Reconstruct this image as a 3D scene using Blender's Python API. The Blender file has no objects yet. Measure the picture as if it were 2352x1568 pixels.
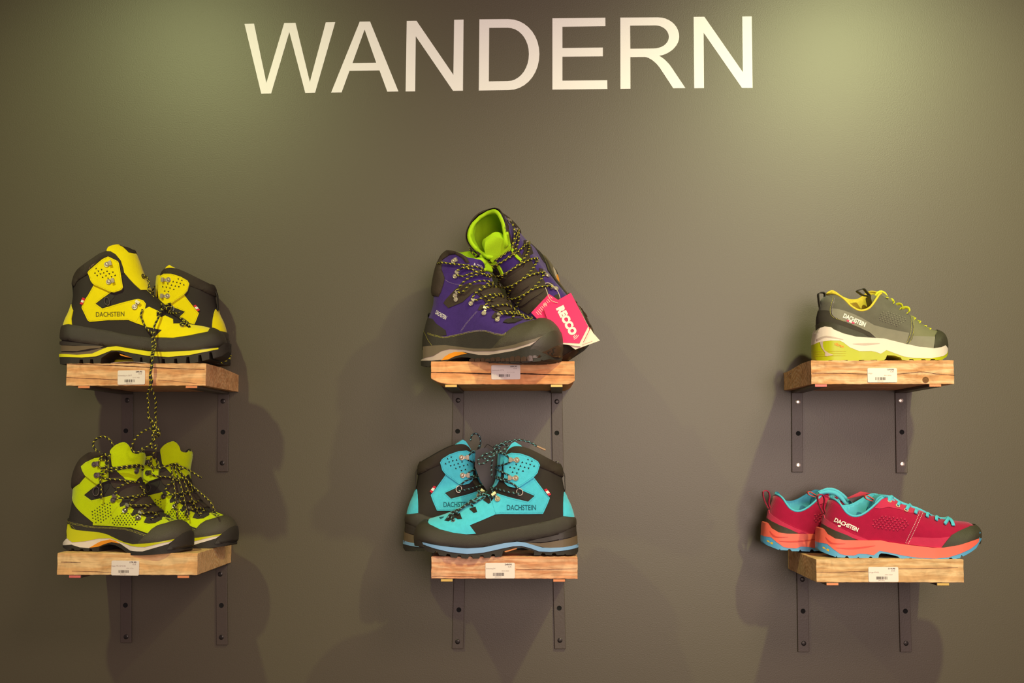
import bpy, bmesh, math, random
import numpy as np
from mathutils import Vector, Matrix
from mathutils.geometry import delaunay_2d_cdt

random.seed(7)
SC = bpy.context.scene
COL = SC.collection
rad = math.radians

# ------------------------------------------------------------------ camera, world, lights, exposure
FPX = 3000.0
cam_d = bpy.data.cameras.new('camera')
cam_d.sensor_width = 36.0
cam_d.lens = FPX / 2352 * 36.0
cam_d.clip_start = 0.05
cam = bpy.data.objects.new('camera', cam_d)
COL.objects.link(cam)
CAMLOC = Vector((0.0, -2.5, 1.5))
cam.location = CAMLOC
cam.rotation_euler = (rad(90 + 4.69), 0, rad(1.03))
SC.camera = cam
CAMROT = cam.rotation_euler.to_matrix()

SC.view_settings.view_transform = 'Standard'
SC.view_settings.look = 'None'
SC.view_settings.gamma = 1.0
SC.view_settings.use_curve_mapping = False
SC.view_settings.exposure = 0.0

world = bpy.data.worlds.new('world')
SC.world = world
world.use_nodes = True
world.node_tree.nodes['Background'].inputs[0].default_value = (1.0, 0.72, 0.72, 1)
world.node_tree.nodes['Background'].inputs[1].default_value = 0.32


def look(o, target):
    o.rotation_euler = (Vector(target) - o.location).to_track_quat('-Z', 'Y').to_euler()


def spot(name, loc, target, power, col, angle, blend, size):
    d = bpy.data.lights.new(name, 'SPOT')
    d.energy = power
    d.color = col
    d.spot_size = rad(angle)
    d.spot_blend = blend
    d.shadow_soft_size = size
    o = bpy.data.objects.new(name, d)
    COL.objects.link(o)
    o.location = loc
    look(o, target)
    return o


def area(name, loc, target, power, col, sx, sy):
    d = bpy.data.lights.new(name, 'AREA')
    d.shape = 'RECTANGLE'
    d.size = sx
    d.size_y = sy
    d.energy = power
    d.color = col
    o = bpy.data.objects.new(name, d)
    COL.objects.link(o)
    o.location = loc
    look(o, target)
    return o


spot('spot_lamp', (0.86, -1.30, 2.76), (0.66, 0, 1.50), 104, (0.90, 1.0, 0.44), 78, 1.0, 0.028)
spot('spot_lamp', (-0.98, -1.30, 2.76), (-0.66, 0, 1.50), 58, (0.90, 1.0, 0.44), 78, 1.0, 0.028)
spot('fill_light', (1.1, -2.75, 2.9), (0.30, 0, 1.25), 110, (1.0, 0.80, 0.70), 70, 1.0, 0.35)  # overhead warm fill, stands in for the shop's general lighting
spot('fill_light', (0.75, -4.2, 1.75), (0.32, 0, 1.42), 305, (1.0, 0.78, 0.73), 53, 1.0, 0.7)  # low frontal fill, added to lift the shade under shelves and the lettering


def ray(u, v):
    return CAMROT @ Vector(((u - 1176) / FPX, -(v - 784) / FPX, -1.0))


def at(u, v, y):
    """world point on the plane y that stands at photograph pixel (u, v)"""
    d = ray(u, v)
    t = (y - CAMLOC.y) / d.y
    return CAMLOC + d * t


# ------------------------------------------------------------------ materials
def lin(c):
    return tuple(((x / 255) / 12.92 if x / 255 <= 0.04045 else ((x / 255 + 0.055) / 1.055) ** 2.4) for x in c)


def new_mat(name):
    m = bpy.data.materials.new(name)
    m.use_nodes = True
    nt = m.node_tree
    return m, nt, nt.nodes['Principled BSDF']


def N(nt, kind, **kw):
    n = nt.nodes.new(kind)
    for k, v in kw.items():
        if k in n.inputs:
            n.inputs[k].default_value = v
        else:
            setattr(n, k, v)
    return n


def mat(name, col, rough=0.6, metal=0.0, var=0.12, vscale=60, bump=0.0, bscale=600, spec=0.5, sheen=0.0, emit=0):
    """plain procedural surface: colour with a little noise variation and a fine noise relief"""
    m, nt, b = new_mat(name)
    c = lin(col)
    tc = N(nt, 'ShaderNodeTexCoord')
    nz = N(nt, 'ShaderNodeTexNoise')
    nz.inputs['Scale'].default_value = vscale
    nz.inputs['Detail'].default_value = 4
    nt.links.new(tc.outputs['Object'], nz.inputs['Vector'])
    mx = N(nt, 'ShaderNodeMix')
    mx.data_type = 'RGBA'
    mx.inputs[6].default_value = tuple(max(0, x * (1 - var)) for x in c) + (1,)
    mx.inputs[7].default_value = tuple(min(1, x * (1 + var)) for x in c) + (1,)
    nt.links.new(nz.outputs['Fac'], mx.inputs[0])
    nt.links.new(mx.outputs[2], b.inputs['Base Color'])
    b.inputs['Roughness'].default_value = rough
    b.inputs['Metallic'].default_value = metal
    b.inputs['Specular IOR Level'].default_value = spec
    if sheen:
        b.inputs['Sheen Weight'].default_value = sheen
        b.inputs['Sheen Roughness'].default_value = 0.4
    if bump:
        n2 = N(nt, 'ShaderNodeTexNoise')
        n2.inputs['Scale'].default_value = bscale
        n2.inputs['Detail'].default_value = 2
        nt.links.new(tc.outputs['Object'], n2.inputs['Vector'])
        bp = N(nt, 'ShaderNodeBump')
        bp.inputs['Strength'].default_value = bump
        bp.inputs['Distance'].default_value = 0.001
        nt.links.new(n2.outputs['Fac'], bp.inputs['Height'])
        nt.links.new(bp.outputs['Normal'], b.inputs['Normal'])
    return m


def weave_mat(name, col, scale=900, rough=0.8, bump=0.6, var=0.3, spec=0.4):
    """textile: crossed waves as fine relief"""
    m, nt, b = new_mat(name)
    c = lin(col)
    tc = N(nt, 'ShaderNodeTexCoord')
    w1 = N(nt, 'ShaderNodeTexWave')
    w1.bands_direction = 'DIAGONAL'
    w1.inputs['Scale'].default_value = scale / 6.28
    w1.inputs['Distortion'].default_value = 0.6
    nt.links.new(tc.outputs['Object'], w1.inputs['Vector'])
    mx = N(nt, 'ShaderNodeMix')
    mx.data_type = 'RGBA'
    mx.inputs[6].default_value = tuple(x * (1 - var) for x in c) + (1,)
    mx.inputs[7].default_value = tuple(min(1, x * (1 + var)) for x in c) + (1,)
    nt.links.new(w1.outputs['Fac'], mx.inputs[0])
    nt.links.new(mx.outputs[2], b.inputs['Base Color'])
    b.inputs['Roughness'].default_value = rough
    b.inputs['Specular IOR Level'].default_value = spec
    bp = N(nt, 'ShaderNodeBump')
    bp.inputs['Strength'].default_value = bump
    bp.inputs['Distance'].default_value = 0.0006
    nt.links.new(w1.outputs['Fac'], bp.inputs['Height'])
    nt.links.new(bp.outputs['Normal'], b.inputs['Normal'])
    return m


def lace_mat(name, base, fleck, pitch=0.0085):
    """braided cord: dark with pairs of coloured flecks, laid out along the cord by its UV map"""
    m, nt, b = new_mat(name)
    uv = N(nt, 'ShaderNodeUVMap')
    sp = N(nt, 'ShaderNodeSeparateXYZ')
    nt.links.new(uv.outputs[0], sp.inputs[0])

    def mth(op, a, bb=None):
        n = N(nt, 'ShaderNodeMath')
        n.operation = op
        for i, x in enumerate((a, bb)):
            if x is None:
                continue
            if isinstance(x, (int, float)):
                n.inputs[i].default_value = x
            else:
                nt.links.new(x, n.inputs[i])
        return n.outputs[0]
    u = mth('DIVIDE', sp.outputs[0], pitch)
    v = sp.outputs[1]
    f1 = mth('LESS_THAN', mth('FRACT', mth('ADD', u, mth('MULTIPLY', v, 1.0))), 0.26)
    f2 = mth('LESS_THAN', mth('FRACT', mth('ADD', mth('MULTIPLY', v, 5.0), mth('MULTIPLY', u, 1.0))), 0.62)
    msk = mth('MULTIPLY', f1, f2)
    mx = N(nt, 'ShaderNodeMix')
    mx.data_type = 'RGBA'
    mx.inputs[6].default_value = lin(base) + (1,)
    mx.inputs[7].default_value = lin(fleck) + (1,)
    nt.links.new(msk, mx.inputs[0])
    nt.links.new(mx.outputs[2], b.inputs['Base Color'])
    b.inputs['Roughness'].default_value = 0.7
    br = mth('FRACT', mth('ADD', mth('MULTIPLY', u, 4.0), mth('MULTIPLY', v, 2.0)))
    bp = N(nt, 'ShaderNodeBump')
    bp.inputs['Strength'].default_value = 0.5
    bp.inputs['Distance'].default_value = 0.0004
    nt.links.new(br, bp.inputs['Height'])
    nt.links.new(bp.outputs['Normal'], b.inputs['Normal'])
    return m


def wall_mat():
    m, nt, b = new_mat('wall_paint')
    tc = N(nt, 'ShaderNodeTexCoord')
    nz = N(nt, 'ShaderNodeTexNoise')
    nz.inputs['Scale'].default_value = 1.6
    nz.inputs['Detail'].default_value = 3
    nt.links.new(tc.outputs['Object'], nz.inputs['Vector'])
    mx = N(nt, 'ShaderNodeMix')
    mx.data_type = 'RGBA'
    mx.inputs[6].default_value = lin((83, 75, 58)) + (1,)
    mx.inputs[7].default_value = lin((88, 80, 62)) + (1,)
    nt.links.new(nz.outputs['Fac'], mx.inputs[0])
    nt.links.new(mx.outputs[2], b.inputs['Base Color'])
    b.inputs['Roughness'].default_value = 0.41
    b.inputs['Specular IOR Level'].default_value = 0.5
    n2 = N(nt, 'ShaderNodeTexNoise')
    n2.inputs['Scale'].default_value = 420
    n2.inputs['Detail'].default_value = 2
    nt.links.new(tc.outputs['Object'], n2.inputs['Vector'])
    n3 = N(nt, 'ShaderNodeTexNoise')
    n3.inputs['Scale'].default_value = 9
    n3.inputs['Detail'].default_value = 2
    nt.links.new(tc.outputs['Object'], n3.inputs['Vector'])
    ad = N(nt, 'ShaderNodeMath')
    ad.operation = 'MULTIPLY_ADD'
    nt.links.new(n3.outputs['Fac'], ad.inputs[0])
    ad.inputs[1].default_value = 0.8
    nt.links.new(n2.outputs['Fac'], ad.inputs[2])
    bp = N(nt, 'ShaderNodeBump')
    bp.inputs['Strength'].default_value = 0.22
    bp.inputs['Distance'].default_value = 0.0006
    nt.links.new(ad.outputs[0], bp.inputs['Height'])
    nt.links.new(bp.outputs['Normal'], b.inputs['Normal'])
    return m


def wood_mat(name, light, mid, dark, seed, rings=(0.0, 0.06), stain=0.35):
    """softwood beam: growth rings around an axis along x, streaks, saw marks and patchy stain"""
    m, nt, b = new_mat(name)
    tc = N(nt, 'ShaderNodeTexCoord')
    mp = N(nt, 'ShaderNodeMapping')
    mp.inputs['Location'].default_value = (seed * 1.7, rings[0], rings[1])
    mp.inputs['Scale'].default_value = (0.22, 1.0, 1.0)
    nt.links.new(tc.outputs['Object'], mp.inputs['Vector'])
    wv = N(nt, 'ShaderNodeTexWave')
    wv.wave_type = 'RINGS'
    wv.rings_direction = 'X'
    wv.inputs['Scale'].default_value = 42
    wv.inputs['Distortion'].default_value = 7.0
    wv.inputs['Detail'].default_value = 3
    wv.inputs['Detail Scale'].default_value = 1.2
    nt.links.new(mp.outputs[0], wv.inputs['Vector'])
    mp2 = N(nt, 'ShaderNodeMapping')
    mp2.inputs['Location'].default_value = (seed, seed * 2, 0)
    mp2.inputs['Scale'].default_value = (9, 26, 40)
    nt.links.new(tc.outputs['Object'], mp2.inputs['Vector'])
    nz = N(nt, 'ShaderNodeTexNoise')
    nz.inputs['Scale'].default_value = 1.6
    nz.inputs['Detail'].default_value = 6
    nz.inputs['Roughness'].default_value = 0.62
    nz.inputs['Distortion'].default_value = 0.8
    nt.links.new(mp2.outputs[0], nz.inputs['Vector'])
    rp = N(nt, 'ShaderNodeValToRGB')
    rp.color_ramp.elements[0].position = 0.15
    rp.color_ramp.elements[0].color = lin(mid) + (1,)
    rp.color_ramp.elements[1].position = 0.85
    rp.color_ramp.elements[1].color = lin(light) + (1,)
    nt.links.new(wv.outputs['Fac'], rp.inputs[0])
    rp2 = N(nt, 'ShaderNodeValToRGB')
    rp2.color_ramp.elements[0].position = 0.50
    rp2.color_ramp.elements[0].color = (0, 0, 0, 1)
    rp2.color_ramp.elements[1].position = 0.66
    rp2.color_ramp.elements[1].color = (1, 1, 1, 1)
    nt.links.new(nz.outputs['Fac'], rp2.inputs[0])
    ml = N(nt, 'ShaderNodeMath')
    ml.operation = 'MULTIPLY'
    ml.inputs[1].default_value = stain
    nt.links.new(rp2.outputs[0], ml.inputs[0])
    mx = N(nt, 'ShaderNodeMix')
    mx.data_type = 'RGBA'
    nt.links.new(ml.outputs[0], mx.inputs[0])
    nt.links.new(rp.outputs[0], mx.inputs[6])
    mx.inputs[7].default_value = lin(dark) + (1,)
    mp3 = N(nt, 'ShaderNodeMapping')
    mp3.inputs['Location'].default_value = (seed * 3, seed, seed)
    mp3.inputs['Scale'].default_value = (30, 420, 420)
    nt.links.new(tc.outputs['Object'], mp3.inputs['Vector'])
    nf = N(nt, 'ShaderNodeTexNoise')
    nf.inputs['Scale'].default_value = 1.0
    nf.inputs['Detail'].default_value = 3
    nt.links.new(mp3.outputs[0], nf.inputs['Vector'])
    np_ = N(nt, 'ShaderNodeTexNoise')
    np_.inputs['Scale'].default_value = 34
    np_.inputs['Detail'].default_value = 3
    np_.inputs['Distortion'].default_value = 1.5
    nt.links.new(tc.outputs['Object'], np_.inputs['Vector'])
    sm_ = N(nt, 'ShaderNodeMath')
    sm_.operation = 'ADD'
    nt.links.new(nf.outputs['Fac'], sm_.inputs[0])
    nt.links.new(np_.outputs['Fac'], sm_.inputs[1])
    mr = N(nt, 'ShaderNodeMapRange')
    mr.inputs['From Min'].default_value = 0.7
    mr.inputs['From Max'].default_value = 1.3
    mr.inputs['To Min'].default_value = 0.72
    mr.inputs['To Max'].default_value = 1.14
    nt.links.new(sm_.outputs[0], mr.inputs[0])
    hv = N(nt, 'ShaderNodeHueSaturation')
    nt.links.new(mx.outputs[2], hv.inputs['Color'])
    nt.links.new(mr.outputs[0], hv.inputs['Value'])
    nt.links.new(hv.outputs[0], b.inputs['Base Color'])
    b.inputs['Roughness'].default_value = 0.75
    b.inputs['Specular IOR Level'].default_value = 0.25
    bp = N(nt, 'ShaderNodeBump')
    bp.inputs['Strength'].default_value = 0.25
    bp.inputs['Distance'].default_value = 0.0006
    nt.links.new(nz.outputs['Fac'], bp.inputs['Height'])
    nt.links.new(bp.outputs['Normal'], b.inputs['Normal'])
    return m


# ------------------------------------------------------------------ object helpers
def tag(o, label=None, cat=None, group=None, kind=None):
    for k, v in (('label', label), ('category', cat), ('group', group), ('kind', kind)):
        if v:
            o[k] = v
    return o


def thing(name, loc, label, cat, group=None, rot=(0, 0, 0), scale=1.0):
    o = bpy.data.objects.new(name, None)
    o.empty_display_size = 0.05
    COL.objects.link(o)
    o.location = loc
    o.rotation_euler = rot
    o.scale = (scale,) * 3 if not isinstance(scale, tuple) else scale
    return tag(o, label, cat, group)


def mesh_obj(name, verts, faces, m, parent=None, smooth=True, angle=38, recalc=False, loc=None, uv=None):
    me = bpy.data.meshes.new(name)
    me.from_pydata([tuple(v) for v in verts], [], faces)
    if recalc:
        bm = bmesh.new()
        bm.from_mesh(me)
        bmesh.ops.recalc_face_normals(bm, faces=bm.faces)
        bm.to_mesh(me)
        bm.free()
    me.update()
    if uv is not None:
        lay = me.uv_layers.new(name='UVMap')
        for l in me.loops:
            lay.data[l.index].uv = uv[l.vertex_index]
    if smooth:
        me.shade_smooth()
        me.set_sharp_from_angle(angle=rad(angle))
    if isinstance(m, (list, tuple)):
        for x in m:
            me.materials.append(x)
    else:
        me.materials.append(m)
    o = bpy.data.objects.new(name, me)
    COL.objects.link(o)
    if parent is not None:
        o.parent = parent
    if loc is not None:
        o.location = loc
    return o


def box_vf(x0, x1, y0, y1, z0, z1, base=0):
    v = [(x, y, z) for x in (x0, x1) for y in (y0, y1) for z in (z0, z1)]
    f = [(0, 1, 3, 2), (4, 6, 7, 5), (0, 4, 5, 1), (2, 3, 7, 6), (0, 2, 6, 4), (1, 5, 7, 3)]
    return v, [tuple(i + base for i in q) for q in f]


def bevel_obj(o, w=0.001, seg=2):
    md = o.modifiers.new('bevel', 'BEVEL')
    md.width = w
    md.segments = seg
    md.limit_method = 'ANGLE'
    md.angle_limit = rad(40)
    return o


# ------------------------------------------------------------------ curves in the plane
def catmull(pts, step, closed=False):
    P = [np.array(p, float) for p in pts]
    n = len(P)
    out = []
    segs = n if closed else n - 1
    for i in range(segs):
        if closed:
            p0, p1, p2, p3 = P[(i - 1) % n], P[i], P[(i + 1) % n], P[(i + 2) % n]
        else:
            p1, p2 = P[i], P[i + 1]
            p0 = P[i - 1] if i > 0 else 2 * p1 - p2
            p3 = P[i + 2] if i + 2 < n else 2 * p2 - p1
        d01 = max(np.linalg.norm(p1 - p0), 1e-9) ** 0.5
        d12 = max(np.linalg.norm(p2 - p1), 1e-9) ** 0.5
        d23 = max(np.linalg.norm(p3 - p2), 1e-9) ** 0.5
        k = max(1, int(math.ceil(np.linalg.norm(p2 - p1) / step)))
        m1 = (p1 - p0) / d01 - (p2 - p0) / (d01 + d12) + (p2 - p1) / d12
        m2 = (p2 - p1) / d12 - (p3 - p1) / (d12 + d23) + (p3 - p2) / d23
        m1 = m1 * d12
        m2 = m2 * d12
        for j in range(k):
            t = j / k
            out.append((2 * t ** 3 - 3 * t * t + 1) * p1 + (t ** 3 - 2 * t * t + t) * m1 + (-2 * t ** 3 + 3 * t * t) * p2 + (t ** 3 - t * t) * m2)
    if not closed:
        out.append(P[-1])
    return [tuple(p) for p in out]


def dense(pts, step, closed=True, cols=None):
    out = []
    n = len(pts)
    for i in range(n if closed else n - 1):
        a = np.array(pts[i], float)
        b = np.array(pts[(i + 1) % n], float)
        L = np.linalg.norm(b - a)
        k = max(1, int(math.ceil(L / step)))
        ts = set(j / k for j in range(k))
        if cols is not None and abs(b[0] - a[0]) > 1e-6:
            for c in cols:
                t = (c - a[0]) / (b[0] - a[0])
                if 0.001 < t < 0.999:
                    ts.add(t)
        last = -1
        for t in sorted(ts):
            if t == 0 or (t - last) * L > 1.5e-4:
                out.append(tuple(a + (b - a) * t))
                last = t
    if not closed:
        out.append(tuple(pts[-1]))
    return out


def inside(px, pz, loop):
    L = np.asarray(loop, float)
    x1, z1 = L[:, 0], L[:, 1]
    x2, z2 = np.roll(x1, -1), np.roll(z1, -1)
    px = np.asarray(px)[:, None]
    pz = np.asarray(pz)[:, None]
    c = (z1 > pz) != (z2 > pz)
    with np.errstate(divide='ignore', invalid='ignore'):
        xi = (x2 - x1) * (pz - z1) / (z2 - z1) + x1
    return (np.sum(c & (px < xi), axis=1) % 2) == 1


def in_loops(px, pz, loops):
    r = np.zeros(len(px), bool)
    for l in loops:
        r ^= inside(px, pz, l)
    return r


def seg_dist(P, line, closed=False):
    """distance and nearest points from P (n,2) to a polyline"""
    A = np.asarray(line, float)
    B = np.roll(A, -1, axis=0)
    if not closed:
        A, B = A[:-1], B[:-1]
    d = B - A
    l2 = np.maximum((d ** 2).sum(1), 1e-18)
    t = np.clip(((P[:, None, :] - A[None]) * d[None]).sum(2) / l2[None], 0, 1)
    Q = A[None] + t[:, :, None] * d[None]
    D = np.sqrt(((P[:, None, :] - Q) ** 2).sum(2))
    k = D.argmin(1)
    i = np.arange(len(P))
    return D[i, k], Q[i, k]


def triangulate(loops, cloud=None, clip=None):
    """constrained triangulation of closed loops (even-odd), with cloud points and an optional clip outline"""
    pts, edges = [], []
    for l in loops + ([clip] if clip is not None else []):
        b = len(pts)
        pts += [tuple(p) for p in l]
        edges += [(b + i, b + (i + 1) % len(l)) for i in range(len(l))]
    if cloud is not None and len(cloud):
        c = np.asarray(cloud)
        k = in_loops(c[:, 0], c[:, 1], loops)
        c = c[k]
        if len(c):
            dm = np.full(len(c), 9.0)
            for l in loops:
                dm = np.minimum(dm, seg_dist(c, l, True)[0])
            c = c[dm > 0.0006]
            pts += [tuple(p) for p in c]
    r = delaunay_2d_cdt([Vector(p) for p in pts], edges, [], 0, 1e-6)
    V = np.array([tuple(v) for v in r[0]])
    T = [tuple(f) for f in r[2] if len(f) == 3]
    Ta = np.array(T)
    cen = V[Ta].mean(1)
    ok = in_loops(cen[:, 0], cen[:, 1], loops)
    if clip is not None:
        ok &= inside(cen[:, 0], cen[:, 1], clip)
    a = V[Ta[:, 0]]
    b = V[Ta[:, 1]]
    c = V[Ta[:, 2]]
    ar = (b[:, 0] - a[:, 0]) * (c[:, 1] - a[:, 1]) - (b[:, 1] - a[:, 1]) * (c[:, 0] - a[:, 0])
    ok &= np.abs(ar) > 1e-12
    out = []
    for i in np.nonzero(ok)[0]:
        t = Ta[i]
        out.append((t[0], t[1], t[2]) if ar[i] > 0 else (t[0], t[2], t[1]))
    used = sorted(set(int(i) for t in out for i in t))
    mp = {u: i for i, u in enumerate(used)}
    return V[used], [tuple(mp[int(i)] for i in t) for t in out]


def boundary(tris):
    cnt = {}
    for t in tris:
        for a, b in ((t[0], t[1]), (t[1], t[2]), (t[2], t[0])):
            cnt[(a, b)] = cnt.get((a, b), 0) + 1
    return [(a, b) for (a, b) in cnt if (b, a) not in cnt]


def text_2d(body, bold=0.0, shear=0.0, spacing=1.0):
    """glyph outlines of a text as flat triangles, cap height 1, starting at x = 0"""
    cu = bpy.data.curves.new('glyphs', 'FONT')
    cu.body = body
    cu.offset = bold
    cu.shear = shear
    cu.space_character = spacing
    cu.resolution_u = 3
    o = bpy.data.objects.new('glyphs', cu)
    COL.objects.link(o)
    me = bpy.data.meshes.new_from_object(o)
    v = np.array([(p.co.x, p.co.y) for p in me.vertices])
    f = [tuple(p.vertices) for p in me.polygons]
    bpy.data.objects.remove(o)
    bpy.data.curves.remove(cu)
    bpy.data.meshes.remove(me)
    capspan = 0.729  # cap height of the built-in font per unit size
    v[:, 0] -= v[:, 0].min()
    v /= capspan * 0.96
    return v, f


def flat_text(name, body, origin, right, up, cap, m, parent, width=None, bold=0.0, shear=0.0, lift=0.0003):
    """text on a flat plane given by 3D origin and unit vectors"""
    v, f = text_2d(body, bold, shear)
    w = v[:, 0].max()
    sx = (width / w) if width else cap
    n = right.cross(up)
    P = [origin + right * (p[0] * sx) + up * (p[1] * cap) + n * lift for p in v]
    return mesh_obj(name, P, f, m, parent, smooth=False)


def tube(name, pts, r, m, parent=None, closed=False, seg=7, flat=1.0, flatdir=None, step=0.0028, smooth=True, mx=1):
    P = catmull(pts, step, closed)
    P = [Vector((p[0] * mx, p[1], p[2])) for p in P]
    n = len(P)
    verts, faces, uv = [], [], []
    T = []
    for i in range(n):
        a = P[(i - 1) % n] if closed or i > 0 else P[i]
        b = P[(i + 1) % n] if closed or i < n - 1 else P[i]
        d = (b - a)
        T.append(d.normalized() if d.length > 1e-9 else Vector((1, 0, 0)))
    up = Vector(flatdir) if flatdir else (Vector((0, 1, 0)) if abs(T[0].y) < 0.9 else Vector((0, 0, 1)))
    s = 0.0
    for i in range(n):
        if i:
            s += (P[i] - P[i - 1]).length
        if flatdir:
            up = Vector(flatdir)
        sd = T[i].cross(up)
        if sd.length < 1e-6:
            sd = T[i].orthogonal()
        sd.normalize()
        up = sd.cross(T[i]).normalized()
        for k in range(seg):
            a = 2 * math.pi * k / seg
            verts.append(P[i] + sd * (math.cos(a) * r) + up * (math.sin(a) * r * flat))
            uv.append((s, k / seg))
    for i in range(n if closed else n - 1):
        j = (i + 1) % n
        for k in range(seg):
            l = (k + 1) % seg
            faces.append((i * seg + k, i * seg + l, j * seg + l, j * seg + k))
    if not closed:
        faces.append(tuple(range(seg))[::-1])
        faces.append(tuple((n - 1) * seg + k for k in range(seg)))
    o = mesh_obj(name, verts, faces, m, parent, smooth=smooth, angle=60, uv=uv)
    return o


# ------------------------------------------------------------------ the shoe as a surface
def prof(u):
    u = np.clip(u, 0, 1)
    return np.sqrt(np.maximum(0, 1 - (1 - u) ** 2))


def sstep(a, b, x):
    t = np.clip((x - a) / (b - a), 0, 1)
    return t * t * (3 - 2 * t)


class Shoe:
    """A shoe whose outline, panels and sole are given as side elevations; the surface bulges from the
    centre plane by a half width that follows a last: narrow heel and waist, wide ball, round toe."""

    def __init__(s, org, K, base, yc, yaw, heel, top, front, bottom, sole_x,
                 plan=(0.033, 0.036, 0.034, 0.040, 0.047, 0.046, 0.042), shaft=0.038, zsh=(0.05, 0.115),
                 Rh=0.036, Rf=0.046, swide=0.0):
        s.org, s.K = org, K
        s.mx = 1
        p = s.px(base)
        s.Mt = Matrix.Translation(at(p[0], p[1], yc)) @ Matrix.Rotation(rad(yaw), 4, 'Z')
        s.Mi = s.Mt.inverted()
        s.o = s.Mi @ CAMLOC
        s.plan, s.shaft, s.zsh, s.Rh, s.Rf = plan, shaft, zsh, Rh, Rf
        s.hc = None
        s.lift = None
        C = lambda l: [s.loc(q, 0.0) for q in l]
        s.hc = np.array(catmull(C(heel), 0.0035))
        s.fc = np.array(catmull(C(front), 0.0035))
        s.xa = s.loc(sole_x[0], 0)[0]   # heel end of the sole
        s.xb = s.loc(sole_x[1], 0)[0]   # toe end
        s.sg = 1 if s.xb > s.xa else -1
        s.body = None
        s.body0 = [tuple(p) for p in s.hc] + C(top)[1:-1] + [tuple(p) for p in s.fc[::-1]] + C(bottom)
        s.bodyp = np.array(s.body0)
        hb, ht, fb, ft = s.hc[0], s.hc[-1], s.fc[0], s.fc[-1]
        up, dn = np.array([0, 0.06]), np.array([0, -0.06])
        s.ext = np.array([hb + dn] + list(s.hc) + [ht + up, ft + up] + list(s.fc[::-1]) + [fb + dn])
        t = [s.T(q) for q in top]
        t[0] = tuple(s.hc[-1])
        t[-1] = tuple(s.fc[-1])
        s.top = catmull(t, 0.0035)
        b = [s.T(q) for q in bottom]
        s.body = [tuple(p) for p in s.hc] + s.top[1:-1] + [tuple(p) for p in s.fc[::-1]] + dense(b, 0.004, False)
        s.bodyp = np.array(s.body)
        s.ztop = s.bodyp[:, 1].max()
        # sampling points: dense rings near the closed edges, a grid elsewhere
        cl = []
        for curve, R in ((s.hc, s.Rh), (s.fc, s.Rf)):
            d = np.gradient(curve, axis=0)
            nrm = np.stack([-d[:, 1], d[:, 0]], 1) / np.maximum(np.linalg.norm(d, axis=1), 1e-9)[:, None]
            for sign in (1, -1):
                for th in (9, 18, 28, 38, 49, 60):
                    cl.append(curve + nrm * sign * R * (1 - math.cos(rad(th))))
        cl = np.concatenate(cl)
        g = 0.0052
        x0, z0 = s.bodyp.min(0)
        x1, z1 = s.bodyp.max(0)
        xs = np.arange(x0, x1, g)
        zs = np.arange(z0, z1, g * 0.87)
        G = np.array([(x + (g / 2 if j % 2 else 0), z) for j, z in enumerate(zs) for x in xs])
        dh = seg_dist(G, s.hc)[0]
        df = seg_dist(G, s.fc)[0]
        G = G[(dh > s.Rh * 0.5) & (df > s.Rf * 0.5)]
        cl = cl[inside(cl[:, 0], cl[:, 1], s.body)]
        # drop ring points that are nearer to a closed edge than their own ring
        s.cloud = np.concatenate([cl, G[inside(G[:, 0], G[:, 1], s.body)]])
        key = {}
        for p in s.cloud:
            key[(round(p[0] / 0.0007), round(p[1] / 0.0007))] = p
        s.cloud = np.array(list(key.values()))

    def px(s, q):
        return (s.org[0] + q[0] / s.K, s.org[1] + q[1] / s.K)

    def loc(s, q, h):
        p = s.px(q)
        d = s.Mi.to_3x3() @ ray(*p)
        t = (-h - s.o.y) / d.y
        r = s.o + d * t
        return (r.x, r.z)

    def w(s, x, z):
        t = np.clip((x - s.xa) / (s.xb - s.xa), 0, 1)
        pl = np.interp(t, np.linspace(0, 1, len(s.plan)), s.plan)
        k = sstep(s.zsh[0], s.zsh[1], z)
        return pl * (1 - k) + s.shaft * k

    def Y(s, x, z):
        P = np.stack([np.atleast_1d(x), np.atleast_1d(z)], 1).astype(float)
        dh = seg_dist(P, s.hc)[0]
        df = seg_dist(P, s.fc)[0]
        return s.w(P[:, 0], P[:, 1]) * prof(dh / s.Rh) * prof(df / s.Rf)

    def T(s, q):
        """photograph crop point -> side elevation point on the near surface"""
        h = 0.0
        for _ in range(7):
            x, z = s.loc(q, h)
            if not inside([x], [z], s.ext)[0]:
                tgt = 0.0
            else:
                tgt = float(s.Y(x, z)[0])
            h = 0.5 * h + 0.5 * tgt
        return s.loc(q, h)

    def Ts(s, q):
        """the same on the side wall of the sole"""
        h = 0.0
        for _ in range(6):
            x, z = s.loc(q, h)
            h = 0.5 * h + 0.5 * float(s.Ysole(np.array([x]))[0])
        return s.loc(q, h)

    def Ysole(s, x):
        t = np.clip((x - s.xa) / (s.xb - s.xa), 0, 1)
        pl = np.interp(t, np.linspace(0, 1, len(s.plan)), s.plan) + 0.0015
        return pl * prof((x - s.xa) * s.sg / 0.032) * prof((s.xb - x) * s.sg / 0.046)

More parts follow.
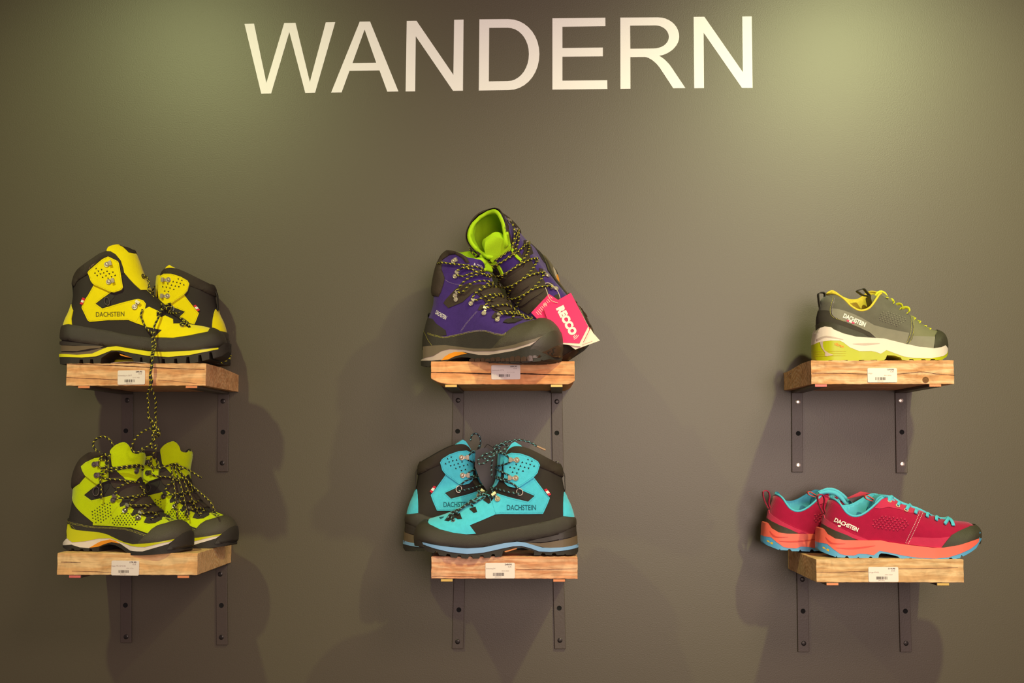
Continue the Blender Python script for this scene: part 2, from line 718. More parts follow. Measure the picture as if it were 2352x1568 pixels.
    def surf(s, X, Z, off):
        """points and normals on the near (+) side, lifted by off"""
        P = np.stack([X, Z], 1).astype(float)
        y = s.Y(X, Z)
        e = 2.5e-4
        yx = (s.Y(X + e, Z) - s.Y(X - e, Z)) / (2 * e)
        yz = (s.Y(X, Z + e) - s.Y(X, Z - e)) / (2 * e)
        n = np.stack([-yx, np.ones_like(y), -yz], 1)
        dh, qh = seg_dist(P, s.hc)
        df, qf = seg_dist(P, s.fc)
        d = np.minimum(dh, df)
        ridge = d < 4e-5
        if ridge.any():
            cen = s.bodyp.mean(0)
            for i in np.nonzero(ridge)[0]:
                c = s.hc if dh[i] < df[i] else s.fc
                k = np.argmin(((c - P[i]) ** 2).sum(1))
                a = c[max(0, k - 1)]
                b = c[min(len(c) - 1, k + 1)]
                t = b - a
                m = np.array([-t[1], t[0]])
                m /= max(np.linalg.norm(m), 1e-9)
                q = P[i] + m * 0.001
                if inside([q[0]], [q[1]], s.bodyp)[0]:
                    m = -m
                n[i] = (m[0], 0, m[1])
                y[i] = 0
        n /= np.linalg.norm(n, axis=1)[:, None]
        off = np.asarray(off)
        Q = np.stack([X, y, Z], 1) + n * (off if off.ndim == 0 else off[:, None])
        Q[ridge, 1] = 0
        return Q, n, ridge

    def out(s, name, V, F, m, parent, **kw):
        V = np.array(V, float)
        V[:, 0] *= s.mx
        if s.mx < 0:
            F = [tuple(f)[::-1] for f in F]
        return mesh_obj(name, V, F, m, parent, **kw)

    def pt(s, q, lift=0.0, side=-1, raw=False):
        """3D local point over crop point q"""
        x, z = q if raw else s.T(q)
        Q, n, r = s.surf(np.array([x]), np.array([z]), lift)
        return Vector((Q[0][0], Q[0][1] * side, Q[0][2]))

    def air(s, q, depth):
        """3D local point at a set distance in front (+) of the centre plane"""
        x, z = s.loc(q, depth)
        return Vector((x, -depth, z))

    def raised(s, x, y, z):
        """the far side of the collar may stand higher (or lower) than the near side"""
        if not s.lift:
            return z
        amt, z0, z1, xc, hw = s.lift
        b = 1.0 if xc is None else max(0.0, math.cos(min(1, abs(x - xc) / hw) * math.pi / 2)) ** 0.8
        return z + amt * b * min(1, y / 0.03) * float(sstep(z0, z1, z))

    def patch(s, name, pts, m, parent, off=0.001, thick=0.0025, sm=0, both=True, raw=False, holes=(), bulge=0.0, bw=0.008, step=0.0032, kind=None):
        L = [q if raw else s.T(q) for q in pts]
        L = catmull(L, step, True) if sm else dense(L, step)
        loops = [L] + [dense([s.T(q) for q in h], step) for h in holes]
        V, F = triangulate(loops, s.cloud, s.body)
        offv = off
        if bulge:
            offv = off + bulge * prof(seg_dist(V, L, True)[0] / bw)
        Q, n, ridge = s.surf(V[:, 0], V[:, 1], offv)
        verts, faces = [], []
        bd = boundary(F)
        nv = len(V)
        inner = Q - n * thick
        inner[ridge, 1] = 0
        near = [(q[0], -q[1], q[2]) for q in Q] + [(q[0], -q[1], q[2]) for q in inner]
        verts += near
        faces += [tuple(t) for t in F]
        sk = [(a, b) for a, b in bd if not (ridge[a] and ridge[b])]
        faces += [(b, a, a + nv, b + nv) for a, b in sk]
        if both and not ridge.any():
            far = [(p[0], -p[1], s.raised(p[0], -p[1], p[2])) for p in verts]
            s.out(name, far, [f[::-1] for f in faces], m, parent)
        elif both:
            idx = {}
            for side in (0, 1):
                src = Q if side == 0 else inner
                for i in range(nv):
                    if ridge[i]:
                        idx[i + side * nv] = i + side * nv
                    else:
                        p = src[i]
                        zz = s.raised(p[0], p[1], p[2])
                        idx[i + side * nv] = len(verts)
                        verts.append((p[0], p[1], zz))
            faces += [(idx[t[0]], idx[t[2]], idx[t[1]]) for t in F]
            faces += [(idx[a], idx[b], idx[b + nv], idx[a + nv]) for a, b in sk]
        o = s.out(name, verts, faces, m, parent)
        if kind:
            o['kind'] = kind
        return o

    def shell(s, name, m, lining, parent, thick=0.004):
        V, F = triangulate([s.body], s.cloud, None)
        Q, n, ridge = s.surf(V[:, 0], V[:, 1], 0.0)
        verts = [(q[0], -q[1], q[2]) for q in Q]
        faces = [tuple(t) for t in F]
        idx = {}
        wv = s.w(V[:, 0], V[:, 1])
        for i in range(len(V)):
            if ridge[i]:
                idx[i] = i
            else:
                p = Q[i]
                zz = s.raised(p[0], p[1], p[2])
                idx[i] = len(verts)
                verts.append((p[0], p[1], zz))
        faces += [(idx[t[0]], idx[t[2]], idx[t[1]]) for t in F]
        o = s.out(name, verts, faces, [m, lining], parent)
        md = o.modifiers.new('thickness', 'SOLIDIFY')
        md.thickness = thick
        md.offset = -1
        md.material_offset = 1
        md.material_offset_rim = 1
        return o

    def cols(s):
        c = []
        for th in range(0, 91, 9):
            c.append(s.xa + s.sg * 0.032 * (1 - math.cos(rad(th))))
            c.append(s.xb - s.sg * 0.046 * (1 - math.cos(rad(th))))
        return c

    def solid(s, name, pts, m, parent, off=0.0, sm=0, fn=None, raw=False, step=0.004, angle=38):
        """full-width piece (sole layers): its side elevation swept across the width of the sole"""
        L = [q if raw else s.Ts(q) for q in pts]
        L = catmull(L, step, True) if sm else L
        lo, hi = min(s.xa, s.xb), max(s.xa, s.xb)
        if fn is None:
            L = [(min(max(x, lo), hi), z) for x, z in L]
        L = dense(L, step, True, s.cols() if fn is None else None)
        x0, z0 = np.min(L, 0)
        x1, z1 = np.max(L, 0)
        xs = sorted([c for c in s.cols()] + list(np.arange(x0, x1, 0.006)))
        G = np.array([(x, z) for x in xs for z in np.arange(z0 + 0.003, z1, 0.006)] or [(x0 - 1, z0 - 1)])
        V, F = triangulate([L], G, None)
        y = (fn(V[:, 0], V[:, 1]) if fn else s.Ysole(V[:, 0]))
        flat = y < 2e-5
        y = np.where(flat, 0, y + off)
        verts = [(v[0], -yy, v[1]) for v, yy in zip(V, y)]
        faces = [tuple(t) for t in F]
        idx = {}
        for i in range(len(V)):
            if flat[i]:
                idx[i] = i
            else:
                idx[i] = len(verts)
                verts.append((V[i][0], y[i], V[i][1]))
        faces += [(idx[t[0]], idx[t[2]], idx[t[1]]) for t in F]
        for a, b in boundary(F):
            q = []
            for k in (b, a, idx[a], idx[b]):
                if k not in q:
                    q.append(k)
            if len(q) >= 3:
                faces.append(tuple(q))
        return s.out(name, verts, faces, m, parent, angle=angle)

    def frame(s, q, side=-1, raw=False):
        x, z = q if raw else s.T(q)
        Q, n, r = s.surf(np.array([x]), np.array([z]), 0.0)
        p = Vector(Q[0])
        nn = Vector(n[0])
        if side < 0:
            p.y, nn.y = -p.y, -nn.y
        return p, nn

    def hook(s, qr, qh, m, parent, side=-1, raw=False, r=0.0050, name='lace_hook', up=0.0016):
        """speed hook: domed rivet, neck and a folded plate that holds the lace"""
        p, n = s.frame(qr, side, raw)
        p2, _ = s.frame(qh, side, raw)
        t = (p2 - p)
        t -= n * t.dot(n)
        dist = max(t.length, 0.004)
        t.normalize()
        b = n.cross(t)
        p = p + n * up
        V, F = [], []
        ringp = [(r, 0.0), (r, 0.0014), (r * 0.86, 0.0021), (r * 0.66, 0.0019), (r * 0.6, 0.0014), (r * 0.45, 0.0024), (0.0001, 0.0029)]
        sg = 14
        for rr, h in ringp:
            for k in range(sg):
                a = 2 * math.pi * k / sg
                V.append(p + t * (math.cos(a) * rr) + b * (math.sin(a) * rr) + n * h)
        for i in range(len(ringp) - 1):
            for k in range(sg):
                l = (k + 1) % sg
                F.append((i * sg + k, i * sg + l, (i + 1) * sg + l, (i + 1) * sg + k))

        def bx(a0, a1, b0, b1, h0, h1):
            base = len(V)
            for a in (a0, a1):
                for bb in (b0, b1):
                    for h in (h0, h1):
                        V.append(p + t * a + b * bb + n * h)
            for f in [(0, 1, 3, 2), (4, 6, 7, 5), (0, 4, 5, 1), (2, 3, 7, 6), (0, 2, 6, 4), (1, 5, 7, 3)]:
                F.append(tuple(i + base for i in f))
        w = r * 0.82
        bx(r * 0.5, dist + 0.002, -w * 0.6, w * 0.6, 0.0, 0.0012)
        bx(dist - 0.0024, dist + 0.0026, -w, -w * 0.66, 0.0012, 0.0046)
        bx(dist - 0.0024, dist + 0.0026, w * 0.66, w, 0.0012, 0.0046)
        bx(dist - 0.0024, dist + 0.0026, -w, w, 0.0040, 0.0052)
        bx(dist - 0.0012, dist + 0.0012, -w * 0.5, w * 0.5, 0.0052, 0.0056)
        return s.out(name, V, F, m, parent, recalc=True, angle=35)

    def ring(s, q, rx, rz, tilt, r, m, parent, name, lift=0.003, side=-1, raw=False, seg=18):
        """metal ring or eyelet lying on the surface"""
        p, n = s.frame(q, side, raw)
        ex = Vector((1, 0, 0)) - n * n.x
        ex.normalize()
        ez = n.cross(ex)
        if ez.z < 0:
            ez = -ez
        c, sn = math.cos(rad(tilt)), math.sin(rad(tilt))
        a1, a2 = ex * c + ez * sn, ez * c - ex * sn
        pts = [tuple(p + n * lift + a1 * (rx * math.cos(2 * math.pi * k / seg)) + a2 * (rz * math.sin(2 * math.pi * k / seg))) for k in range(seg)]
        return tube(name, pts, r, m, parent, closed=True, seg=6, step=1, mx=s.mx)

    def disc(s, q, r, m, parent, name, lift=0.002, side=-1, raw=False):
        p, n = s.frame(q, side, raw)
        ex = Vector((1, 0, 0)) - n * n.x
        ex.normalize()
        ez = n.cross(ex)
        V = [p + n * (lift + 0.0006)] + [p + n * lift + ex * (r * math.cos(k * math.pi / 7)) + ez * (r * math.sin(k * math.pi / 7)) for k in range(14)]
        F = [(0, 1 + k, 1 + (k + 1) % 14) for k in range(14)]
        return s.out(name, V, F, m, parent, recalc=True)

    def text(s, name, body, q0, q1, cap, m, parent, off=0.0018, bold=0.0, shear=0.0):
        """lettering laid on the surface along the line q0 - q1 (crop points), cap height in crop pixels"""
        a = np.array(s.T(q0))
        b = np.array(s.T(q1))
        if s.mx < 0:
            a, b = b, a
        d = b - a
        L = np.linalg.norm(d)
        d /= L
        up = np.array([-d[1], d[0]]) * (1 if s.mx > 0 else -1)
        if up[1] < 0:
            up = -up
        v, f = text_2d(body, bold, shear)
        # cut long flat faces is not needed: letters are a few millimetres
        c = cap / s.K * 0.00077 * 1.18
        P = a[None] + v[:, :1] * (L / v[:, 0].max()) * d[None] + v[:, 1:] * c * up[None]
        Q, n, r = s.surf(P[:, 0], P[:, 1], off)
        V = [(q[0], -q[1], q[2]) for q in Q]
        V = np.array(V)
        V[:, 0] *= s.mx
        return mesh_obj(name, V, f, m, parent, smooth=False)

    def marks(s, name, tris, m, parent, off, raw=False, both=True):
        """small flat triangles or quads (perforations, stitches) lying on the surface"""
        P, F = [], []
        for t in tris:
            b = len(P)
            P += [q if raw else s.T(q) for q in t]
            F.append(tuple(range(b, b + len(t))))
        if not P:
            return None
        P = np.array(P)
        ok = inside(P[:, 0], P[:, 1], s.body)
        F = [f for f in F if all(ok[i] for i in f)]
        Q, n, r = s.surf(P[:, 0], P[:, 1], off)
        V = [(q[0], -q[1], q[2]) for q in Q]
        if both:
            k = len(V)
            V += [(q[0], q[1], s.raised(q[0], q[1], q[2])) for q in Q]
            F = F + [tuple(i + k for i in f)[::-1] for f in F]
        o = s.out(name, V, F, m, parent, smooth=False)
        o['kind'] = 'stuff'
        return o

    def stitches(s, name, line, m, parent, off=0.0016, pitch=0.0026, ln=0.0016, wd=0.0005, inset=0.0, closed=False, raw=False, both=True, sm=0):
        """row of short thread stitches along a line of crop points"""
        L = [q if raw else s.T(q) for q in line]
        L = np.array(catmull(L, 0.0015, closed) if sm else dense(L, 0.0015, closed))
        if closed:
            L = np.vstack([L, L[:1]])
        seg = np.linalg.norm(np.diff(L, axis=0), axis=1)
        S = np.concatenate([[0], np.cumsum(seg)])
        ar = 0
        if closed:
            ar = np.sum(L[:-1, 0] * L[1:, 1] - L[1:, 0] * L[:-1, 1])
        out = []
        p = pitch / 2
        while p < S[-1] - ln:
            a = np.array([np.interp(p, S, L[:, 0]), np.interp(p, S, L[:, 1])])
            b = np.array([np.interp(p + ln, S, L[:, 0]), np.interp(p + ln, S, L[:, 1])])
            d = b - a
            nn = np.linalg.norm(d)
            if nn > 1e-6:
                d /= nn
                m2 = np.array([-d[1], d[0]])
                if ar < 0:
                    m2 = -m2
                a, b = a + m2 * inset, b + m2 * inset
                w = m2 * wd / 2
                out.append((a - w, b - w, b + w, a + w))
            p += pitch
        return s.marks(name, out, m, parent, off, raw=True, both=both)

    def perf(s, cx, cy, w, h, ang, rows, colsn, size, region=None):
        """staggered field of little triangles in crop coordinates"""
        out = []
        ca, sa = math.cos(rad(ang)), math.sin(rad(ang))
        for i in range(rows):
            for j in range(colsn):
                u = (j + 0.5 + (0.5 if i % 2 else 0)) / colsn * w - w / 2
                v = (i + 0.5) / rows * h - h / 2
                x = cx + u * ca - v * sa
                y = cy + u * sa + v * ca
                if region and not region(x, y):
                    continue
                k = size
                fl = 1 if (i + j) % 2 else -1
                out.append(((x - k, y - k * 0.8 * fl), (x + k, y - k * 0.8 * fl), (x + 0.2 * k, y + k * fl)))
        return out

    def ribbon(s, name, path, width, m, parent, thick=0.0012):
        """fabric strap: an (x, z) path of crop points in the centre plane with a width across it"""
        P = catmull([s.loc(q, 0) for q in path], 0.003)
        P = np.array(P)
        d = np.gradient(P, axis=0)
        nrm = np.stack([-d[:, 1], d[:, 0]], 1) / np.maximum(np.linalg.norm(d, axis=1), 1e-9)[:, None]
        V, F = [], []
        for p, n in zip(P, nrm):
            for sy, st in ((-1, -1), (1, -1), (1, 1), (-1, 1)):
                q = p + n * thick / 2 * st
                V.append((q[0], sy * width / 2, q[1]))
        k = len(P)
        for i in range(k - 1):
            for j in range(4):
                l = (j + 1) % 4
                F.append((i * 4 + j, i * 4 + l, (i + 1) * 4 + l, (i + 1) * 4 + j))
        F += [(3, 2, 1, 0), tuple((k - 1) * 4 + j for j in range(4))]
        return s.out(name, V, F, m, parent, recalc=True, angle=50)

    def lace(s, pts, m, parent, r=0.0017, name='lace', flat=1.0):
        """pts: (cx, cy, lift) on the surface or (cx, cy, None, depth) in the air"""
        P = []
        for q in pts:
            if len(q) == 4:
                P.append(tuple(s.air(q[:2], q[3])))
            else:
                P.append(tuple(s.pt(q[:2], q[2])))
        return tube(name, P, r, m, parent, mx=s.mx, flat=flat)
# ------------------------------------------------------------------ the room
M_WALL = wall_mat()
M_FLOOR = mat('floor_grey', (120, 112, 104), rough=0.6, var=0.1, vscale=4)
M_CEIL = mat('ceiling_white', (205, 198, 186), rough=0.9, var=0.03, vscale=3)
v, f = box_vf(-3.2, 3.2, 0.0, 0.12, 0.0, 3.1)
tag(mesh_obj('wall_back', v, f, M_WALL, smooth=False), kind='structure')
v, f = box_vf(-3.2, 3.2, -4.6, 0.0, -0.1, 0.0)
tag(mesh_obj('floor', v, f, M_FLOOR, smooth=False), kind='structure')
v, f = box_vf(-3.2, 3.2, -4.6, 0.0, 3.1, 3.2)
tag(mesh_obj('ceiling', v, f, M_CEIL, smooth=False), kind='structure')

# ------------------------------------------------------------------ lettering on the wall
M_VINYL = mat('white_vinyl', (252, 249, 248), rough=0.42, var=0.01)


def qarc(p0, c, p1, n=9, k=0.56):
    """rounded corner p0 -> p1 with control corner c (cubic)"""
    a = (p0[0] + (c[0] - p0[0]) * k, p0[1] + (c[1] - p0[1]) * k)
    b = (p1[0] + (c[0] - p1[0]) * k, p1[1] + (c[1] - p1[1]) * k)
    r = []
    for i in range(1, n):
        t = i / n
        u = 1 - t
        r.append(tuple(u ** 3 * p0[j] + 3 * u * u * t * a[j] + 3 * u * t * t * b[j] + t ** 3 * p1[j] for j in (0, 1)))
    return r


LA = lambda l: [(540 + x / 3.564, y / 3.5636) for x, y in l]
LB = lambda l: [(1140 + x / 3.564, y / 3.5636) for x, y in l]
D_out = [(2000, 158), (2236, 156)] + qarc((2236, 156), (2491, 156), (2491, 442)) + [(2491, 442)] + qarc((2491, 442), (2491, 737), (2238, 737)) + [(2238, 737), (1995, 741)]
D_in = [(2080, 228), (2232, 227)] + qarc((2232, 227), (2405, 227), (2405, 442)) + [(2405, 442)] + qarc((2405, 442), (2405, 664), (2228, 664)) + [(2228, 664), (2077, 666)]
R_out = [(1015, 144), (1325, 142)] + qarc((1325, 142), (1497, 144), (1497, 300)) + [(1497, 300)] + qarc((1497, 300), (1497, 430), (1333, 457)) + [(1333, 457)] + qarc((1333, 457), (1385, 480), (1430, 545)) + [(1430, 545), (1548, 721), (1448, 722), (1345, 565)] + qarc((1345, 565), (1285, 470), (1215, 466)) + [(1215, 466), (1097, 467), (1098, 726), (1016, 727)]
R_in = [(1095, 210), (1305, 208)] + qarc((1305, 208), (1412, 212), (1412, 302)) + [(1412, 302)] + qarc((1412, 302), (1412, 397), (1285, 397)) + [(1285, 397), (1097, 399)]
LETTERS = [
    LA([(77, 196), (155, 193), (256, 678), (402, 188), (495, 187), (612, 670), (742, 183), (820, 181), (655, 758), (574, 760), (444, 262), (295, 765), (214, 767)]),
    (LA([(786, 757), (1020, 177), (1105, 176), (1337, 748), (1246, 750), (1182, 576), (936, 580), (872, 756)]), LA([(961, 516), (1155, 513), (1060, 242)])),
    LA([(1405, 171), (1485, 170), (1787, 612), (1793, 162), (1870, 160), (1865, 742), (1784, 743), (1479, 297), (1474, 747), (1396, 748)]),
    (LA(D_out), LA(D_in)),
    LB([(459, 150), (892, 145), (893, 214), (541, 219), (541, 393), (872, 389), (872, 461), (541, 464), (541, 660), (908, 656), (909, 728), (459, 733)]),
    (LB(R_out), LB(R_in)),
    LB([(1615, 138), (1703, 137), (2018, 590), (2013, 135), (2091, 134), (2098, 720), (2011, 720), (1697, 268), (1700, 721), (1620, 722)]),
]


def flat_piece(name, loops, y, thick, m, parent, place=at):
    """a thin flat piece parallel to the wall, its outline given in photograph pixels"""
    L = []
    for l in loops:
        q = [place(p[0], p[1], y) for p in l]
        L.append([(p.x, p.z) for p in q])
    V, F = triangulate(L)
    n = len(V)
    verts = [(p[0], y, p[1]) for p in V] + [(p[0], y + thick, p[1]) for p in V]
    faces = [tuple(t) for t in F] + [(t[0] + n, t[2] + n, t[1] + n) for t in F]
    faces += [(b, a, a + n, b + n) for a, b in boundary(F)]
    return mesh_obj(name, verts, faces, m, parent, smooth=False)


sign = thing('wall_lettering', (0, 0, 0), 'large white capital letters WANDERN stuck on the dark wall', 'lettering')
for l in LETTERS:
    flat_piece('letter', list(l) if isinstance(l, tuple) else [l], -0.0006, 0.0006, M_VINYL, sign)

# ------------------------------------------------------------------ shelves
M_STEEL = mat('dark_bracket_paint', (76, 65, 54), rough=0.45, spec=0.5, var=0.05, bump=0.15, bscale=300)
M_SCREW = mat('dark_screw', (58, 54, 50), rough=0.35, metal=0.7, var=0.1)
M_SCREWB = mat('bright_screw', (225, 215, 200), rough=0.3, metal=0.8, var=0.05)
M_HOLE = mat('hole_black', (12, 11, 11), rough=0.9, var=0.0)
M_CUT = mat('bare_steel_edge', (196, 160, 110), rough=0.4, metal=0.5, var=0.2, vscale=200)
M_STICK = mat('sticker_paper', (240, 226, 216), rough=0.5, var=0.02)
M_INK = mat('print_ink', (70, 56, 52), rough=0.6, var=0.05)
M_INKL = mat('print_ink_faint', (168, 146, 136), rough=0.6, var=0.05)
M_CRACK = mat('crack_dark', (58, 30, 16), rough=0.95, var=0.3, vscale=90)
M_KNOT = mat('knot_brown', (120, 78, 40), rough=0.8, var=0.4, vscale=160)


def lathe(name, p, axis, profl, m, parent, seg=18):
    """turned piece: profile of (radius, height) along an axis"""
    axis = Vector(axis).normalized()
    a = axis.orthogonal().normalized()
    b = axis.cross(a)
    V, F = [], []
    for r, h in profl:
        for k in range(seg):
            t = 2 * math.pi * k / seg
            V.append(Vector(p) + a * (math.cos(t) * r) + b * (math.sin(t) * r) + axis * h)
    for i in range(len(profl) - 1):
        for k in range(seg):
            l = (k + 1) % seg
            F.append((i * seg + k, i * seg + l, (i + 1) * seg + l, (i + 1) * seg + k))
    F.append(tuple((len(profl) - 1) * seg + k for k in range(seg)))
    return mesh_obj(name, V, F, m, parent, angle=30, recalc=True)


def beam(name, x0, x1, yb, yf, zt, zb, m, parent, seed, wane=None, wane_z=0.0, taper=None):
    """sawn block, finely divided so that edges are slightly uneven; wane(x, y, z) may pull corners in"""
    rng = random.Random(seed)
    nx, ny, nz = 44, 26, 6
    bm = bmesh.new()
    idx = {}
    jit = [rng.uniform(-1, 1) for _ in range(400)]

    def P(i, j, k):
        if (i, j, k) in idx:
            return idx[(i, j, k)]
        x = x0 + (x1 - x0) * i / nx
        y = yf + (yb - yf) * j / ny
        z = zb + (zt - zb) * k / nz
        w = 0.00035
        x += w * jit[(j * 7 + k * 13) % 400] * (1 if i in (0, nx) else 0)
        z += w * (0.8 * jit[(i * 5 + 17) % 400] + 0.5 * jit[(j * 11 + i) % 400]) * (1 if k in (0, nz) else 0)
        y += 0.0002 * jit[(i * 3 + k * 29) % 400] if j == 0 else 0
        if wane:
            x, y, z = wane(x, y, z, i / nx, j / ny, k / nz)
        idx[(i, j, k)] = bm.verts.new((x, y, z))
        return idx[(i, j, k)]
    for i in range(nx):
        for j in range(ny):
            for k in (0, nz):
                bm.faces.new((P(i, j, k), P(i + 1, j, k), P(i + 1, j + 1, k), P(i, j + 1, k)))
    for i in range(nx):
        for k in range(nz):
            for j in (0, ny):
                bm.faces.new((P(i, j, k), P(i + 1, j, k), P(i + 1, j, k + 1), P(i, j, k + 1)))
    for j in range(ny):
        for k in range(nz):
            for i in (0, nx):
                bm.faces.new((P(i, j, k), P(i, j + 1, k), P(i, j + 1, k + 1), P(i, j, k + 1)))
    bmesh.ops.recalc_face_normals(bm, faces=bm.faces)
    c = Vector(((x0 + x1) / 2, (yf + yb) / 2, (zt + zb) / 2))
    for vv in bm.verts:
        vv.co -= c
    me = bpy.data.meshes.new(name)
    bm.to_mesh(me)
    bm.free()
    me.shade_smooth()
    me.set_sharp_from_angle(angle=rad(35))
    me.materials.append(m)
    o = bpy.data.objects.new(name, me)
    COL.objects.link(o)
    o.location = c
    o.parent = parent
    return bevel_obj(o, 0.0009, 2)


def strip(pts, y, wd, m, name, parent):
    """a crack running over the front face: narrow dark sliver of changing width"""
    P = [at(q[0], q[1], y) for q in pts]
    L = catmull([(p.x, p.z) for p in P], 0.004)
    V, F = [], []
    n = len(L)
    for i, p in enumerate(L):
        w = wd * (0.35 + 0.65 * math.sin(math.pi * (0.06 + 0.88 * i / (n - 1)))) * (0.8 + 0.4 * random.random())
        V += [(p[0], y, p[1] - w / 2), (p[0], y, p[1] + w / 2), (p[0], y + 0.004, p[1])]
    for i in range(n - 1):
        a = i * 3
        F += [(a, a + 3, a + 4, a + 1), (a, a + 2, a + 5, a + 3), (a + 1, a + 4, a + 5, a + 2)]
    return mesh_obj(name, V, F, m, parent, smooth=False)


def sticker(parent, cx0, cy0, cx1, cy1, y, price, name_txt, seed, rot=0.0):
    """paper price label on the front face with price, name, size and bars"""
    a = at(cx0, cy1, y)
    b = at(cx1, cy0, y)
    w, h = b.x - a.x, b.z - a.z
    r = 0.0022
    pts = []
    for ccx, ccz, a0 in ((w - r, h - r, 0), (r, h - r, 90), (r, r, 180), (w - r, r, 270)):
        for k in range(5):
            t = rad(a0 + k * 22.5)
            pts.append((ccx + r * math.cos(t), ccz + r * math.sin(t)))
    R = Matrix.Rotation(rad(rot), 3, 'Y')
    c = Vector((a.x + w / 2, y, a.z + h / 2))

    def W(p, l):
        q = R @ Vector((p[0] - w / 2, 0, p[1] - h / 2))
        return Vector((c.x + q.x, y - l, c.z + q.z))
    n = len(pts)
    V = [W(p, 0.0004) for p in pts] + [W(p, -0.0002) for p in pts]
    F = [tuple(range(n))] + [(i, (i + 1) % n, (i + 1) % n + n, i + n) for i in range(n)]
    lab = mesh_obj('price_label', V, F, M_STICK, parent, smooth=False, recalc=True)
    rt, up = R @ Vector((1, 0, 0)), R @ Vector((0, 0, 1))
    flat_text('printed_price', price, W((w * 0.66, h * 0.845), 0.0005), rt, up, h * 0.095, M_INK, lab, width=w * 0.235, bold=0.02)
    flat_text('printed_text', 'EUR', W((w * 0.77, h * 0.71), 0.0005), rt, up, h * 0.075, M_INKL, lab, width=w * 0.12)
    flat_text('printed_text', name_txt[0], W((w * 0.02, h * 0.60), 0.0005), rt, up, h * 0.085, M_INKL, lab, width=w * name_txt[1])
    flat_text('printed_text', name_txt[2], W((w * 0.55, h * 0.46), 0.0005), rt, up, h * 0.06, M_INKL, lab, width=w * 0.25)
    flat_text('printed_text', '20053621', W((w * 0.32, h * 0.075), 0.0005), rt, up, h * 0.06, M_INKL, lab, width=w * 0.22)
    rng = random.Random(seed)
    V, F = [], []
    x = w * 0.26
    while x < w * 0.62:
        bw = rng.choice((0.0004, 0.0004, 0.0008, 0.0012))
        k = len(V)
        V += [W((x, h * 0.17), 0.0006), W((x + bw, h * 0.17), 0.0006), W((x + bw, h * 0.36), 0.0006), W((x, h * 0.36), 0.0006)]
        F.append((k, k + 1, k + 2, k + 3))
        x += bw + rng.choice((0.0004, 0.0006, 0.0009))
    mesh_obj('barcode', V, F, M_INK, lab, smooth=False)
    return lab


def bracket(parent, utop, ubot, vtop, vbot, ufront, zb, holes, screw, tip_col, wpx=25.5, yf=-0.25):
    """steel angle: flat leg on the wall and flat leg under the block"""
    t = 0.005
    a = at(utop, vtop, -t)
    b = at(ubot, vbot, -t)
    w = wpx / FPX * (2.5 - t)
    zt = zb
    n = 12
    # wall leg, leaning by the small amount the photograph shows
    V, F = [], []
    xa = a.x + (b.x - a.x) * (zt - a.z) / (b.z - a.z)
    for (x, z) in ((xa, zt), (b.x, b.z)):
        for y in (-t, -0.0003):
            V += [(x - w / 2, y, z), (x + w / 2, y, z)]
    F = [(0, 1, 5, 4), (2, 6, 7, 3), (0, 2, 3, 1), (4, 5, 7, 6), (0, 4, 6, 2), (1, 3, 7, 5)]
    br = mesh_obj('bracket', V, F, M_STEEL, parent, smooth=False, recalc=True)
    bevel_obj(br, 0.0008, 2)
    # leg under the block
    xf = at(ufront, 900, yf).x
    xw = xa
    V = []
    for (x, y) in ((xw, -t * 0.5), (xf, yf - 0.001)):
        for z in (zb, zb - t):
            V += [(x - w / 2, y, z), (x + w / 2, y, z)]
    F = [(0, 1, 5, 4), (2, 6, 7, 3), (0, 2, 3, 1), (4, 5, 7, 6), (0, 4, 6, 2), (1, 3, 7, 5)]
    arm = mesh_obj('bracket_arm', V, F, M_STEEL, br, smooth=False, recalc=True)
    bevel_obj(arm, 0.0006, 1)
    v, f = box_vf(xf - w / 2 + 0.0007, xf + w / 2 - 0.0007, yf - 0.0014, yf - 0.0009, zb - t + 0.0006, zb - 0.0006)
    mesh_obj('cut_end', v, f, tip_col, br, smooth=False)
    for (u, vv, kind) in holes:
        p = at(u, vv, -t)
        p.y = -t
        if kind == 'h':
            lathe('screw_hole', p, (0, -1, 0), [(0.0046, -0.0002), (0.0046, 0.0003), (0.0038, 0.0003), (0.0034, 0.00012)], M_HOLE, br)
        else:
            m = M_SCREWB if screw == 'bright' else M_SCREW
            lathe('screw', p, (0, -1, 0), [(0.0046, -0.0002), (0.0046, 0.0007), (0.0036, 0.0013), (0.0019, 0.0014), (0.0017, 0.0004), (0.0001, 0.0004)], m, br)
    return br


Z = lambda v, y=-0.25: at(1230, v, y).z
X = lambda u, v=1000, y=-0.25: at(u, v, y).x


def mk_shelf(label, x0, x1, zt, zb, woodm, seed, wane, cracks, lab, brs, knots=(), scr=('dark', 'dark')):
    e = thing('wall_shelf', ((x0 + x1) / 2, 0, zb), label, 'shelf')
    off = Vector(e.location)
    kids = []
    kids.append(beam('wood_block', x0, x1, -0.0005, -0.25, zt, zb, woodm, None, seed, wane))
    for c in cracks:
        kids.append(strip(c[0], -0.2506, c[1], M_CRACK, 'crack', None))
    for kx, ky, kr in knots:
        p = at(kx, ky, -0.2502)
        kids.append(lathe('knot', (p.x, -0.2502, p.z), (0, -1, 0), [(kr, -0.001), (kr, 0.0004), (kr * 0.8, 0.0006), (kr * 0.66, 0.0002), (0.0002, 0.0005)], M_KNOT, None, 14))
    kids.append(sticker(None, *lab))
    for b in brs:
        kids.append(bracket(None, *b[:5], zb, *b[5:]))
    for o in kids:
        o.parent = e
        o.location = o.location - off
    return e


